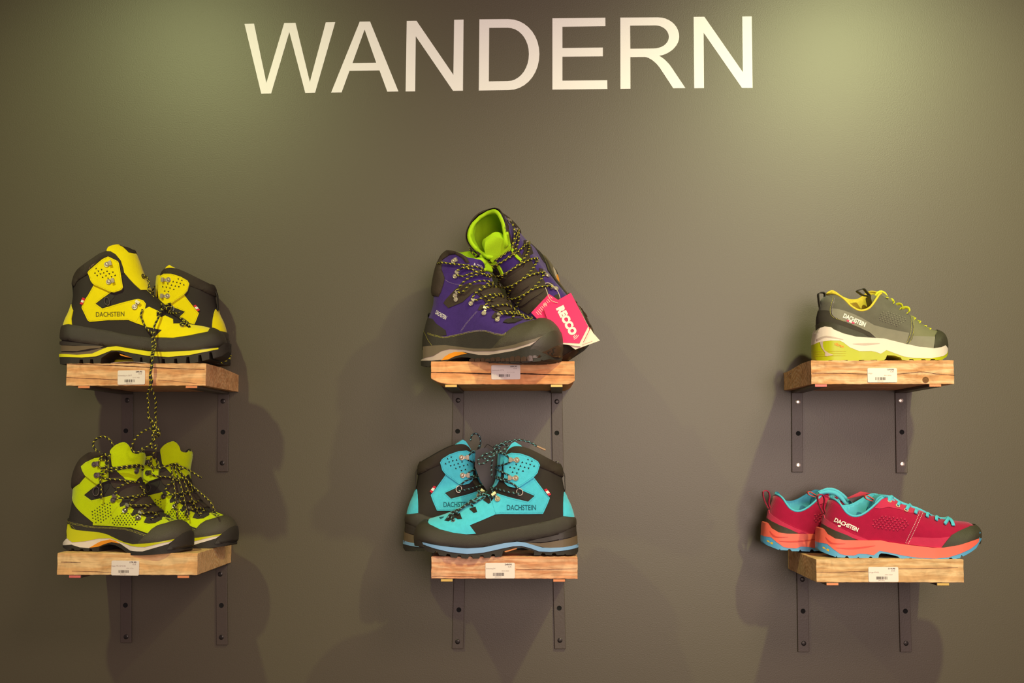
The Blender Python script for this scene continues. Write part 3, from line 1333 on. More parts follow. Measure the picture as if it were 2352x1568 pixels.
W1 = wood_mat('wood_orange_stained', (244, 192, 140), (230, 168, 114), (190, 116, 66), 1.0, stain=0.6)
W2 = wood_mat('wood_orange', (246, 182, 126), (236, 160, 104), (214, 134, 82), 2.3, (0.02, 0.02), stain=0.35)
W3 = wood_mat('wood_pale_knotty', (232, 188, 146), (216, 158, 110), (170, 104, 58), 3.1, (0.0, 0.09), stain=0.7)
W4 = wood_mat('wood_honey', (246, 204, 148), (236, 182, 122), (206, 146, 88), 4.2, (0.0, 0.035), stain=0.45)
W5 = wood_mat('wood_pinkish', (240, 188, 148), (226, 160, 118), (190, 116, 74), 5.6, (0.0, 0.1), stain=0.6)
W6 = wood_mat('wood_yellow_pale', (232, 192, 144), (216, 168, 118), (172, 118, 68), 6.4, (0.05, 0.06), stain=0.6)
TIPO = mat('tip_orange_glint', (230, 140, 90), rough=0.5)  # reflected light painted into the colours of the bare steel bracket ends
TIPP = mat('tip_pink_glint', (226, 110, 104), rough=0.5)
TIPY = mat('tip_yellow_glint', (214, 176, 92), rough=0.4, metal=0.3)


def wane_right(x, y, z, i, j, k):
    # upper left block: back top edge of the right end is rounded off
    t = max(0, (i - 0.9) / 0.1) * max(0, (j - 0.45) / 0.55)
    if k == 1:
        z -= 0.006 * t
    return x, y, z


def wane_left(x, y, z, i, j, k):
    t = max(0, (0.12 - i) / 0.12) * max(0, (j - 0.3) / 0.7)
    if k == 1:
        z -= 0.009 * t
    return x, y, z


def wane_bl(x, y, z, i, j, k):
    # upper middle block: lower left edge is rounded off
    t = max(0, (0.14 - i) / 0.14)
    z += 0.010 * t * t * (1 - k) * (0.3 + 0.7 * (1 - k))
    t = max(0, (i - 0.965) / 0.035)
    z += 0.006 * t * (1 - k)
    return x, y, z


mk_shelf('wooden block shelf under the yellow boots, long crack along its top edge, label 249,95', X(149), X(470.5), Z(833.5), Z(884.5), W1, 1, wane_right,
         [([(150, 835), (260, 839), (380, 845), (470, 848)], 0.0011), ([(150, 866), (200, 868.5), (255, 871), (300, 874)], 0.0006), ([(362, 872), (400, 875), (452, 880)], 0.0004)],
         (270, 850, 333.5, 883, -0.2508, '249,95', ('Grimming m 2017', 0.50, '73 21 44|8'), 11, -0.6),
         [(292, 292, 900, 1083, 193, [(292, 919, 's'), (289, 989, 'h')], 'dark', TIPO),
          (513, 511, 900, 1083, 440, [(512, 921, 's'), (512, 992, 'h'), (510.5, 1063, 's')], 'dark', TIPO)])
mk_shelf('orange wooden block shelf under the purple boots, split by one long dark crack', X(989), X(1320.5), Z(829.5), Z(882.5), W2, 2, wane_bl,
         [([(990, 855), (1060, 856), (1130, 858.5), (1200, 858), (1260, 860), (1319, 861)], 0.0022), ([(1040, 889), (1200, 889)], 0.0004)],
         (1128.5, 838, 1195, 871, -0.2508, '189,95', ('Steinbock GTX', 0.42, '6111-1141'), 12, -0.5),
         [(1053, 1049, 905, 1093, 1036, [(1052, 919, 's'), (1051, 990, 'h'), (1049, 1062, 's')], 'dark', TIPY),
          (1279, 1282, 905, 1093, 1278.5, [(1279, 922, 's'), (1279, 994, 'h'), (1279, 1064, 's')], 'dark', TIPY)])
mk_shelf('pale wooden block shelf under the grey shoe, with a knot near its lower right edge', X(1866), X(2195), Z(828.5), Z(882.5), W3, 3, wane_left,
         [([(1866, 856.5), (1930, 857), (1990, 858.5), (2060, 858.5), (2090, 856), (2118, 853.5), (2150, 858), (2194, 861.5)], 0.0007), ([(1804, 868), (1812, 862), (1817, 856)], 0.001)],
         (1993, 845, 2060, 878, -0.2508, '119,95', ('Urge', 0.14, '4231-07|5'), 13, 0.0),
         [(1831, 1832, 900, 1084, 1885.5, [(1833, 922.5, 's'), (1833.5, 995, 'h'), (1833.5, 1068, 's')], 'bright', TIPP),
          (2069, 2072, 900, 1086, 2148, [(2069, 919.5, 's'), (2071.5, 992, 'h'), (2072.5, 1065.5, 's')], 'bright', TIPO)],
         knots=[(2126, 872, 0.0055)])
mk_shelf('honey coloured wooden block shelf under the green boots, label 179,95', X(139.5), X(459.5), Z(1271), Z(1322), W4, 4, None,
         [([(140, 1290), (160, 1290.3), (185, 1291.5)], 0.0007), ([(165, 1311), (220, 1312.5), (256, 1314)], 0.0005)],
         (255.5, 1287, 320, 1321, -0.2508, '179,95', ('Super MC GTX DK', 0.50, '8741 4 Gm'), 14, 0.4),
         [(289, 289, 1330, 1476, 184, [(288, 1389.5, 'h'), (289.5, 1462, 's')], 'dark', TIPP),
          (508.5, 510, 1310, 1481, 430, [(506, 1318, 's'), (508.5, 1390, 'h'), (508.5, 1463, 's')], 'dark', TIPO)])
mk_shelf('pinkish wooden block shelf under the turquoise boots', X(992), X(1325.5), Z(1278), Z(1329), W5, 5, None,
         [([(1185, 1307.5), (1240, 1307), (1290, 1306.5), (1324, 1305.5)], 0.0005), ([(992, 1323), (1060, 1324), (1115, 1324.5)], 0.0006)],
         (1115, 1292, 1182.5, 1328, -0.2508, '249,95', ('Grimming DV', 0.32, '4020-8|60'), 15, -0.3),
         [(1055, 1051, 1335, 1490, 1028, [(1054, 1400, 'h'), (1051, 1473, 's')], 'dark', TIPY),
          (1283, 1287, 1335, 1490, 1283, [(1284.5, 1396, 'h'), (1286, 1470, 's')], 'dark', TIPO)])
mk_shelf('pale yellow wooden block shelf under the crimson shoes', X(1869), X(2205), Z(1283), Z(1336), W6, 6, None,
         [([(1870, 1313), (1930, 1313), (1985, 1311.5), (1996, 1311)], 0.0005), ([(2064, 1305.5), (2130, 1304.5), (2200, 1303)], 0.0004)],
         (1995, 1301.5, 2063, 1336, -0.2508, '119,95', ('Urge EVO', 0.33, '6441-03|4'), 16, 0.0),
         [(1843.5, 1846, 1330, 1497, 1903, [(1843, 1330, 's'), (1844.5, 1403, 'h'), (1846, 1477, 's')], 'dark', TIPO),
          (2077, 2081.5, 1340, 1497, 2154, [(2079.5, 1403, 'h'), (2081, 1477, 's')], 'dark', TIPY)])
# ------------------------------------------------------------------ shoe materials
M_MESH = weave_mat('black_mesh', (46, 38, 33), scale=5200, rough=0.75, bump=0.35, var=0.25)
M_MESH2 = weave_mat('black_collar_mesh', (54, 44, 34), scale=6000, rough=0.7, bump=0.35, var=0.25)
M_RAND = mat('rubber_rand', (54, 45, 35), rough=0.38, var=0.3, vscale=900, bump=0.7, bscale=2400, spec=0.8)
M_RUB = mat('black_rubber', (50, 44, 37), rough=0.6, var=0.15, vscale=120, bump=0.25, bscale=700)
M_RUBD = mat('tread_rubber', (44, 38, 32), rough=0.7, var=0.2, vscale=150, bump=0.2, bscale=500)
M_MIDG = mat('midsole_taupe', (104, 86, 66), rough=0.55, var=0.08, bump=0.1, bscale=400)
M_MIDD = mat('midsole_dark', (50, 42, 36), rough=0.5, var=0.1, bump=0.1, bscale=400)
M_LINB = mat('lining_black', (38, 33, 30), rough=0.9, var=0.2, vscale=300)
M_BROWN = mat('dark_brown_fabric', (56, 42, 33), rough=0.8, var=0.25, vscale=90, bump=0.35, bscale=500)
M_METAL = mat('hook_metal', (196, 182, 164), rough=0.42, metal=0.6, var=0.05)
M_METALD = mat('dark_hook_metal', (150, 138, 132), rough=0.28, metal=0.9, var=0.1)
M_RED = mat('flag_red', (214, 22, 58), rough=0.7, var=0.03)
M_WHITE = mat('print_white', (240, 232, 224), rough=0.6, var=0.02)
M_STRAP = weave_mat('black_webbing', (40, 33, 29), scale=4200, rough=0.6, bump=0.3, var=0.15)
M_ORANGE = mat('orange_insert', (240, 150, 26), rough=0.4, var=0.04)
M_HOLE2 = mat('perforation_dark', (30, 30, 24), rough=0.95, var=0.0)
M_LACEY = lace_mat('lace_black_yellow', (36, 30, 25), (236, 222, 40))
M_LACEB = lace_mat('lace_black_blue', (32, 27, 25), (120, 190, 200))
M_AGLET = mat('clear_aglet', (170, 130, 100), rough=0.25, var=0.15, vscale=80)
M_GREYBUMP = mat('toe_bumper', (64, 56, 46), rough=0.5, var=0.15, vscale=80, bump=0.2, bscale=600)


def suede(name, col, var=0.16):
    return mat(name, col, rough=0.92, var=var, vscale=130, bump=0.5, bscale=1400, spec=0.2, sheen=0.25)


LACE_Y = dict(m=M_LACEY)
LACE_B = dict(m=M_LACEB)


# ================================================================== high mountain boot (turquoise / yellow)
def trace_blue():
    return Shoe((920, 990), 5.226, (1150, 1520), -0.212, 0,
                heel=[(2098, 1350), (2096, 1230), (2090, 1130), (2078, 1020), (2043, 900), (1993, 790), (1968, 700), (1950, 620), (1938, 540), (1930, 450), (1908, 395)],
                top=[(1908, 395), (1800, 340), (1650, 260), (1500, 195), (1400, 180), (1340, 190), (1300, 222), (1270, 262), (1220, 258), (1180, 262)],
                front=[(195, 1370), (187, 1290), (195, 1210), (225, 1145), (270, 1100), (330, 1065), (400, 1042), (500, 1012), (600, 975), (720, 915), (850, 838), (980, 760), (1060, 712), (1110, 662), (1140, 600), (1160, 520), (1168, 430), (1172, 330), (1180, 262)],
                bottom=[(300, 1400), (600, 1420), (1200, 1385), (1800, 1350)],
                sole_x=((2134, 1400), (178, 1330)))


def build_blue(S, E, P, lacing=True, rear=False):
    main, mainl, text_m = P['main'], P['main'], P['text']
    body = S.shell('upper', M_MESH, M_LINB, E)
    S.patch('collar', [(1945, 556), (1936, 440), (1905, 385), (1800, 328), (1650, 248), (1500, 183), (1400, 168), (1330, 180), (1290, 218), (1268, 275), (1262, 330), (1300, 330), (1352, 290), (1500, 320), (1640, 400), (1680, 432), (1800, 484)], M_MESH2, E, off=0.0014, thick=0.0012, bulge=0.003, bw=0.009)
    S.patch('tongue', [(1262, 255), (1170, 250), (1150, 330), (1150, 520), (1100, 690), (1150, 650), (1200, 560), (1215, 420), (1250, 330)], main, E, off=0.0012)
    tf = lambda x, z: 0.021 + 0 * x
    C = lambda l: [S.loc(q, 0.021) for q in l]
    S.solid('tongue_top', C([(1255, 300), (1272, 235), (1330, 150), (1370, 125), (1450, 174), (1470, 210), (1400, 240), (1300, 310)]), main, E, fn=lambda x, z: 0.020 + 0 * x, raw=True)
    S.solid('tongue_lining', C([(1285, 240), (1340, 165), (1385, 150), (1440, 185), (1455, 225), (1390, 250)]), M_LINB, E, fn=lambda x, z: 0.0170 + 0 * x, raw=True)
    mp = [(1425, 664), (1600, 552), (1650, 620), (1720, 712), (1790, 800), (1762, 880), (1710, 990), (1500, 993), (1210, 992), (1130, 1000), (1108, 930), (1088, 850), (1165, 748), (1300, 790), (1530, 845), (1610, 775), (1500, 728), (1425, 695)]
    pm = S.patch('side_panel', mp, main, E, off=0.0013)
    vp = [(1086, 848), (1130, 1002), (980, 1068), (830, 1130), (905, 1228), (790, 1236), (640, 1220), (480, 1182), (350, 1122), (333, 1095), (345, 1062), (400, 1030), (520, 1000), (600, 965), (720, 905), (850, 830), (985, 745), (1075, 770)]
    S.patch('toe_panel', vp, main, E, off=0.0013)
    up = [(1262, 300), (1295, 283), (1342, 258), (1440, 266), (1560, 308), (1650, 362), (1672, 405), (1645, 500), (1600, 552), (1425, 670), (1370, 678), (1305, 662), (1268, 625), (1260, 450)]
    pu = S.patch('hook_panel', up, main, E, off=0.0052, thick=0.005)
    S.patch('heel_panel', [(1962, 730), (1995, 785), (2050, 890), (2090, 960), (2085, 1032), (1950, 1022), (1950, 900), (1955, 800)], main, E, off=0.0014)
    S.stitches('stitching', mp, P['stitch'], pm, off=0.0016, inset=0.0020, closed=True, pitch=0.0022, ln=0.0012)
    S.stitches('stitching', up, P['stitch'], pu, off=0.0055, inset=0.0018, closed=True, pitch=0.0022, ln=0.0012)
    # perforated triangles on the hook panel
    S.marks('perforations', S.perf(1450, 430, 290, 130, -24, 4, 4, 12), M_HOLE2, pu, 0.0056)
    # rubber rand round the whole foot
    rd = [(2110, 1035), (1950, 1018), (1780, 1072), (1400, 1150), (1100, 1205), (920, 1250), (780, 1238), (640, 1220), (480, 1182), (350, 1122), (325, 1085), (310, 1040), (180, 1100), (150, 1250), (170, 1320), (250, 1330), (400, 1362), (600, 1392), (800, 1406), (1000, 1395), (1200, 1352), (1400, 1322), (1600, 1295), (1800, 1255), (2000, 1195), (2110, 1130)]
    S.patch('rubber_rand', rd, M_RAND, E, off=0.0016, thick=0.005, bulge=0.0032, bw=0.012)
    # sole layers
    S.solid('midsole', [(192, 1335), (400, 1350), (800, 1385), (1200, 1335), (1600, 1280), (1850, 1235), (2110, 1140), (2120, 1370), (1700, 1410), (1450, 1350), (1000, 1430), (800, 1440), (400, 1375)], M_MIDD, E, off=-0.0022)
    S.solid('heel_wedge', [(2112, 1195), (2118, 1225), (2112, 1255), (1950, 1285), (1750, 1325), (1500, 1338), (1620, 1300), (1800, 1262), (2000, 1215)], M_MIDD, E, off=0.0006)
    S.solid('heel_wedge', [(2122, 1248), (2126, 1340), (2126, 1360), (1950, 1392), (1750, 1398), (1600, 1366), (1490, 1335), (1680, 1345), (1850, 1320), (2000, 1290)], M_MIDG, E, off=0.0010)
    S.solid('sole_stripe', [(2134, 1345), (2050, 1375), (1950, 1392), (1800, 1398), (1700, 1395), (1600, 1366), (1500, 1335), (1400, 1325), (1250, 1342), (1000, 1392), (800, 1405), (600, 1390), (400, 1362), (262, 1330), (272, 1356), (400, 1402), (600, 1450), (800, 1472), (1000, 1455), (1200, 1410), (1350, 1380), (1450, 1375), (1560, 1402), (1660, 1440), (1800, 1448), (2000, 1424), (2134, 1386)], P['stripe'], E, off=0.0016)
    out = [(2134, 1386), (2132, 1440), (2110, 1478), (1985, 1482), (1975, 1472), (1965, 1482), (1874, 1484), (1858, 1458), (1828, 1458), (1814, 1484), (1742, 1484), (1728, 1458), (1700, 1456), (1682, 1486), (1600, 1488), (1605, 1440), (1560, 1425), (1450, 1395), (1350, 1402), (1230, 1440), (1215, 1500), (1140, 1510), (1128, 1474), (1095, 1476), (1080, 1516), (1006, 1522), (994, 1490), (958, 1490), (946, 1526), (870, 1528), (858, 1496), (822, 1496), (810, 1528), (736, 1524), (724, 1492), (688, 1490), (676, 1520), (606, 1512), (594, 1478), (556, 1470), (540, 1500), (462, 1486), (448, 1450), (418, 1440), (402, 1462), (330, 1444), (300, 1425), (240, 1400), (195, 1365), (178, 1325), (182, 1285), (215, 1300), (262, 1330), (272, 1356), (400, 1402), (600, 1450), (800, 1472), (1000, 1455), (1200, 1410), (1350, 1380), (1450, 1375), (1560, 1402), (1660, 1440), (1800, 1448), (2000, 1424)]
    S.solid('outsole', out, M_RUBD, E, off=0.0004)
    S.patch('toe_bumper', [(140, 1250), (212, 1230), (240, 1300), (285, 1345), (296, 1388), (240, 1380), (140, 1360)], M_RUB, E, off=0.0040, thick=0.006)
    S.solid('arch_insert', [(1245, 1440), (1390, 1400), (1400, 1412), (1260, 1455)], M_ORANGE, E, off=-0.003)
    # lace area: dark facing pieces, webbing strap, ring
    for q in ([(530, 1078), (600, 1022), (640, 985), (700, 1000), (718, 990), (742, 1056), (690, 1062), (655, 1040), (578, 1086)], [(830, 940), (862, 925), (905, 915), (922, 972), (882, 986)], [(995, 832), (1040, 792), (1070, 800), (1086, 858), (1060, 876), (1022, 850)]):
        S.patch('lace_facing', q, M_STRAP, E, off=0.0022, thick=0.002)
    S.patch('webbing_strap', [(1200, 668), (1400, 690), (1600, 772), (1532, 842), (1400, 790), (1165, 742)], M_STRAP, E, off=0.0006, thick=0.001)
    S.ring((1430, 728), 0.0052, 0.0058, 20, 0.0008, M_METAL, E, 'lace_ring')
    S.ring((637, 1080), 0.0034, 0.0024, 10, 0.0006, M_METAL, E, 'eyelet', lift=0.0018)
    for a, b in (((1405, 345), (1335, 343)), ((1392, 562), (1325, 560)), ((1170, 818), (1135, 768))):
        S.hook(a, b, M_METAL, E, up=0.0050 if a[1] < 600 else 0.0016)
        S.hook(a, b, M_METAL, E, side=1, up=0.0050 if a[1] < 600 else 0.0016)
    # tags and print
    fl = S.patch('side_tag', [(1722, 700), (1750, 688), (1800, 758), (1774, 776)], M_RED, E, off=0.003, thick=0.003, both=False)
    S.patch('white_stripe', [(1737, 723), (1766, 711), (1786, 738), (1757, 751)], M_WHITE, fl, off=0.0033, thick=0.001, both=False)
    lg = S.patch('collar_label', [(1508, 276), (1524, 262), (1642, 322), (1632, 342)], M_LINB, E, off=0.0032, thick=0.002, both=False)
    S.text('printed_mark', 'O event', (1518, 288), (1630, 335), 22, M_AGLET, lg, off=0.0036)
    S.text('printed_name', 'DACHSTEIN', (1275, 944), (1626, 944), 50, text_m, E, off=0.0017, bold=0.012)
    if not rear:
        S.marks('toe_logo', [((465, 1040), (480, 1064), (530, 1032)), ((500, 1045), (490, 1062), (525, 1042))], text_m, E, 0.0017)
    # pull loop at the heel
    S.ribbon('pull_loop', [(1930, 470), (1950, 480), (1968, 520), (1972, 600), (1975, 700), (1968, 740)], 0.012, M_STRAP, E)
    return body


# ---- turquoise pair
SU_BLUE = suede('turquoise_suede', (84, 206, 234))
P_BLUE = dict(main=SU_BLUE, text=mat('dark_teal_print', (12, 92, 108), rough=0.8), stitch=mat('blue_thread', (24, 122, 150), rough=0.8), stripe=mat('pale_blue_foam', (128, 170, 216), rough=0.5, var=0.03))


def put(S, E, ref, px, y, yaw=0.0, sc=1.0, tilt=0.0):
    """stand a shoe so that its local side-elevation point ref lies at photograph pixel px on plane y"""
    sc3 = (sc,) * 3 if not isinstance(sc, tuple) else sc
    R = Matrix.Rotation(rad(yaw), 3, 'Z') @ Matrix.Rotation(rad(tilt), 3, 'Y')
    p = at(px[0], px[1], y)
    r = R @ Vector((ref[0] * S.mx * sc3[0], 0, ref[1] * sc3[2]))
    E.location = p - r
    E.rotation_euler = R.to_euler()
    E.scale = sc3


def place0(S, E):
    E.matrix_world = S.Mt


SB = trace_blue()
EB = thing('hiking_boot', (0, 0, 0), 'turquoise and black mountain boot in front, toe to the left', 'boot', 'pair of turquoise boots')
build_blue(SB, EB, P_BLUE)
place0(SB, EB)
lc = lambda pts, name='lace', r=0.0016: SB.lace(pts, M_LACEB, EB, r, name)
lc([(1340, 345, .006), (1290, 290, .006), (1225, 250, .006), (1165, 222, None, .012)])
lc([(1330, 372, .006), (1265, 402, .005), (1200, 418, .005), (1168, 436, .004), (1205, 470, .005), (1262, 498, .006), (1322, 530, .006)])
lc([(1325, 590, .006), (1250, 572, .005), (1190, 556, .004), (1158, 548, .004), (1200, 575, .005), (1300, 612, .006), (1370, 640, .006), (1420, 690, .006)])
lc([(1440, 752, .006), (1370, 742, .005), (1290, 728, .005), (1190, 705, .004), (1110, 692, .004), (1120, 730, .005), (1135, 765, .007)])
lc([(1150, 800, .006), (1080, 805, .005), (1020, 780, .004), (970, 742, .004), (920, 715, None, .0)])
lc([(1040, 790, .004), (960, 840, .004), (890, 880, .004), (860, 850, .004), (840, 890, .005), (880, 920, .005)])
lc([(985, 770, .004), (880, 865, .005), (800, 905, .005), (740, 950, .005), (690, 985, .005), (660, 980, .005), (700, 1020, .005)])
lc([(860, 880, .005), (780, 935, .006), (700, 990, .006), (650, 1010, .005), (620, 1050, .004), (640, 1085, .003), (655, 1040, .005)])
lc([(740, 960, .006), (640, 1000, .006), (560, 1075, .004)])
# knot and loops above the tongues
lc([(1170, 232, None, .016), (1120, 190, None, .022), (1180, 165, None, .024), (1260, 130, None, .02), (1330, 118, None, .016), (1400, 105, None, .014), (1480, 112, None, .014), (1560, 138, None, .014), (1640, 182, None, .014)], 'lace')
tube('lace_aglet', [tuple(SB.air(q, .014)) for q in ((1636, 180), (1690, 205), (1738, 226))], 0.0018, M_AGLET, EB, mx=1)
lc([(1150, 225, None, .018), (1060, 262, None, .026), (975, 300, None, .028), (930, 350, None, .028), (940, 390, None, .028), (1000, 385, None, .028), (1060, 340, None, .028), (1110, 280, None, .026), (1165, 240, None, .02)])
lc([(1160, 235, None, .022), (1120, 290, None, .028), (1100, 360, None, .028), (1092, 440, None, .024), (1096, 550, None, .022)])
lc([(1200, 205, None, .02), (1130, 200, None, .024), (1150, 260, None, .024), (1210, 240, None, .022), (1290, 180, None, .016), (1240, 160, None, .02), (1150, 205, None, .022)])
lc([(1180, 250, None, .02), (1070, 300, None, .03), (1000, 330, None, .03), (985, 290, None, .03), (1060, 262, None, .03)])

SB2 = trace_blue()
SB2.mx = -1
EB2 = thing('hiking_boot', (0, 0, 0), 'turquoise and black mountain boot standing behind, toe to the right', 'boot', 'pair of turquoise boots')
build_blue(SB2, EB2, P_BLUE, rear=True)
put(SB2, EB2, SB2.loc((2134, 1440), 0), (925.5, 1258), -0.088, yaw=7, sc=(0.985, 0.95, 1.045))
lr = lambda pts, r=0.0016: SB2.lace(pts, M_LACEB, EB2, r)
lr([(1340, 345, .006), (1290, 290, .006), (1225, 262, .006), (1165, 262, None, .012)])
lr([(1330, 372, .006), (1265, 402, .005), (1200, 418, .005), (1168, 436, .004), (1205, 470, .005), (1262, 498, .006), (1322, 530, .006)])
lr([(1325, 590, .006), (1250, 572, .005), (1190, 556, .004), (1158, 548, .004), (1200, 575, .005), (1300, 612, .006), (1370, 640, .006), (1420, 690, .006)])
lr([(1440, 752, .006), (1370, 742, .005), (1290, 728, .005), (1190, 705, .004), (1130, 692, .004)])
lr([(1270, 140, None, .006), (1250, 70, None, .01), (1200, 50, None, .012), (1150, 90, None, .014), (1140, 170, None, .016), (1160, 240, None, .016)])
lr([(1170, 240, None, .016), (1120, 290, None, .02), (1160, 340, None, .02), (1080, 380, None, .022), (1040, 440, None, .022), (1000, 500, None, .022)])
lr([(1150, 180, None, .02), (1180, 260, None, .02), (1130, 330, None, .02), (1160, 400, None, .02), (1190, 320, None, .02), (1140, 240, None, .02)])

# ================================================================== yellow pair
SU_YEL = suede('yellow_nubuck', (244, 224, 4), 0.05)
P_YEL = dict(main=SU_YEL, text=mat('olive_print', (92, 82, 10), rough=0.8), stitch=mat('ochre_thread', (176, 160, 20), rough=0.8), stripe=mat('yellow_foam', (232, 222, 12), rough=0.45, var=0.02))
SY = Shoe((130, 550), 5.226, (900, 1490), -0.165, 0,
          heel=[(72, 1250), (75, 1190), (82, 1110), (95, 1040), (122, 960), (165, 870), (196, 780), (210, 700), (216, 600), (222, 520), (250, 430)],
          top=[(250, 430), (330, 300), (430, 230), (520, 170), (575, 148), (600, 130), (620, 90), (740, 58), (800, 80), (870, 98), (930, 130)],
          front=[(2005, 1320), (2010, 1260), (1998, 1200), (1965, 1140), (1905, 1095), (1830, 1066), (1700, 1030), (1580, 995), (1450, 900), (1340, 815), (1250, 735), (1190, 680), (1125, 600), (1080, 500), (1042, 420), (1000, 300), (962, 200), (930, 130)],
          bottom=[(1500, 1380), (900, 1330), (400, 1300)],
          sole_x=((46, 1400), (2090, 1300)), shaft=0.037)
EY = thing('hiking_boot', (0, 0, 0), 'unlaced yellow and black mountain boot in front, toe to the right', 'boot', 'pair of yellow boots')
place0(SY, EY)
S = SY
S.shell('upper', M_MESH, M_LINB, EY)
S.patch('collar', [(205, 560), (225, 500), (240, 430), (325, 290), (425, 220), (515, 160), (590, 138), (650, 142), (710, 180), (770, 255), (800, 345), (812, 410), (770, 412), (745, 300), (620, 215), (540, 255), (400, 375), (388, 410), (300, 465), (250, 505), (225, 560)], M_MESH2, EY, off=0.0014, thick=0.0012, bulge=0.003, bw=0.009)
tg = S.patch('tongue', [(600, 142), (612, 85), (735, 45), (800, 95), (862, 160), (930, 172), (950, 150), (1005, 290), (1050, 420), (1130, 612), (1010, 607), (940, 545), (870, 470), (800, 385), (770, 262), (712, 190), (650, 150)], P_YEL['main'], EY, off=0.0012)
S.patch('tongue_lining', [(745, 62), (800, 70), (935, 118), (950, 165), (935, 168), (864, 158), (800, 90)], M_MESH2, EY, off=0.0016)
S.marks('tongue_logo', [((965, 222), (935, 275), (990, 282)), ], P_YEL['text'], tg, 0.0016)
mp = [(452, 540), (655, 634), (560, 700), (470, 770), (550, 828), (780, 760), (980, 714), (1040, 735), (1072, 775), (1062, 830), (1020, 915), (962, 1006), (865, 966), (620, 968), (400, 988), (375, 970), (305, 820), (312, 775), (380, 670)]
pm = S.patch('side_panel', mp, P_YEL['main'], EY, off=0.0013)
S.stitches('stitching', mp, P_YEL['stitch'], pm, off=0.0016, inset=0.002, closed=True, pitch=0.0022, ln=0.0012)
vp = [(964, 1006), (1040, 880), (1062, 835), (1110, 810), (1215, 860), (1198, 925), (1260, 935), (1300, 915), (1400, 962), (1398, 1012), (1480, 1012), (1520, 1040), (1575, 1020), (1640, 1030), (1835, 1060), (1832, 1085), (1810, 1112), (1600, 1152), (1400, 1180), (1178, 1174), (1265, 1088), (1100, 1052)]
S.patch('toe_panel', vp, P_YEL['main'], EY, off=0.0013)
up = [(625, 210), (732, 266), (748, 292), (768, 400), (800, 580), (780, 610), (700, 638), (655, 632), (450, 541), (420, 500), (386, 400), (402, 374), (560, 240)]
pu = S.patch('hook_panel', up, P_YEL['main'], EY, off=0.0052, thick=0.005)
S.stitches('stitching', up, P_YEL['stitch'], pu, off=0.0055, inset=0.0018, closed=True, pitch=0.0022, ln=0.0012)
S.marks('perforations', S.perf(575, 415, 270, 110, 14, 4, 4, 11), M_HOLE2, pu, 0.0056)
S.patch('heel_panel', [(196, 775), (203, 850), (182, 950), (188, 1022), (90, 1045), (110, 960), (155, 870)], P_YEL['main'], EY, off=0.0014)
S.patch('rubber_rand', [(80, 1042), (150, 1016), (300, 1040), (600, 1090), (900, 1150), (1150, 1180), (1400, 1182), (1600, 1154), (1820, 1112), (1845, 1050), (2010, 1080), (2060, 1250), (2000, 1292), (1950, 1300), (1600, 1335), (1300, 1348), (1000, 1322), (800, 1292), (580, 1276), (300, 1240), (80, 1205), (50, 1200)], M_RAND, EY, off=0.0016, thick=0.005, bulge=0.0032, bw=0.012)
S.solid('midsole', [(55, 1225), (400, 1255), (800, 1290), (1300, 1340), (1950, 1295), (2010, 1260), (2030, 1320), (1300, 1390), (760, 1320), (480, 1390), (60, 1400)], M_MIDD, EY, off=-0.0022)
S.solid('heel_wedge', [(50, 1228), (90, 1222), (300, 1245), (560, 1276), (540, 1290), (300, 1275), (60, 1270), (50, 1255)], M_MIDD, EY, off=0.0004)
S.solid('heel_wedge', [(58, 1272), (200, 1276), (400, 1275), (570, 1278), (520, 1302), (400, 1310), (250, 1340), (60, 1342)], M_MIDG, EY, off=0.0010)
S.solid('heel_wedge', [(52, 1355), (200, 1358), (380, 1340), (520, 1306), (590, 1296), (440, 1368), (250, 1384), (48, 1382)], M_MIDG, EY, off=0.0008)
S.solid('sole_stripe', [(46, 1381), (250, 1384), (430, 1369), (520, 1330), (610, 1292), (720, 1280), (900, 1310), (1100, 1341), (1300, 1349), (1600, 1336), (1800, 1316), (1945, 1297), (1945, 1316), (1800, 1346), (1600, 1386), (1350, 1409), (1100, 1396), (900, 1361), (760, 1331), (660, 1331), (560, 1371), (480, 1402), (300, 1416), (46, 1412)], P_YEL['stripe'], EY, off=0.0016)
S.solid('outsole', [(46, 1412), (50, 1496), (270, 1500), (280, 1440), (316, 1440), (326, 1500), (396, 1500), (406, 1436), (438, 1436), (448, 1500), (525, 1500), (540, 1420), (640, 1352), (720, 1340), (820, 1380), (905, 1420), (950, 1496), (996, 1498), (1004, 1415), (1030, 1412), (1040, 1500), (1116, 1500), (1124, 1430), (1156, 1430), (1164, 1500), (1256, 1500), (1266, 1432), (1298, 1432), (1308, 1500), (1404, 1500), (1414, 1430), (1446, 1426), (1456, 1500), (1552, 1496), (1560, 1410), (1592, 1404), (1604, 1486), (1700, 1470), (1704, 1388), (1736, 1380), (1750, 1456), (1834, 1436), (1832, 1356), (1860, 1348), (1885, 1430), (1985, 1400), (2060, 1350), (2090, 1300), (2080, 1270), (1950, 1300), (1945, 1316), (1800, 1346), (1600, 1386), (1350, 1409), (1100, 1396), (900, 1361), (760, 1331), (660, 1331), (560, 1371), (480, 1402), (300, 1416)], M_RUBD, EY, off=0.0004)
S.solid('toe_bumper', [(1948, 1300), (2010, 1250), (2060, 1240), (2088, 1290), (2070, 1345), (1990, 1395), (1880, 1425), (1870, 1350)], M_RUB, EY, off=0.0014)
S.solid('arch_insert', [(750, 1370), (900, 1412), (905, 1424), (770, 1392)], M_ORANGE, EY, off=-0.002)
S.patch('webbing_strap', [(480, 770), (560, 708), (650, 640), (700, 680), (650, 740), (560, 820)], M_STRAP, EY, off=0.0006, thick=0.001)
S.ring((612, 742), 0.0045, 0.0072, 15, 0.0009, M_METALD, EY, 'lace_ring')
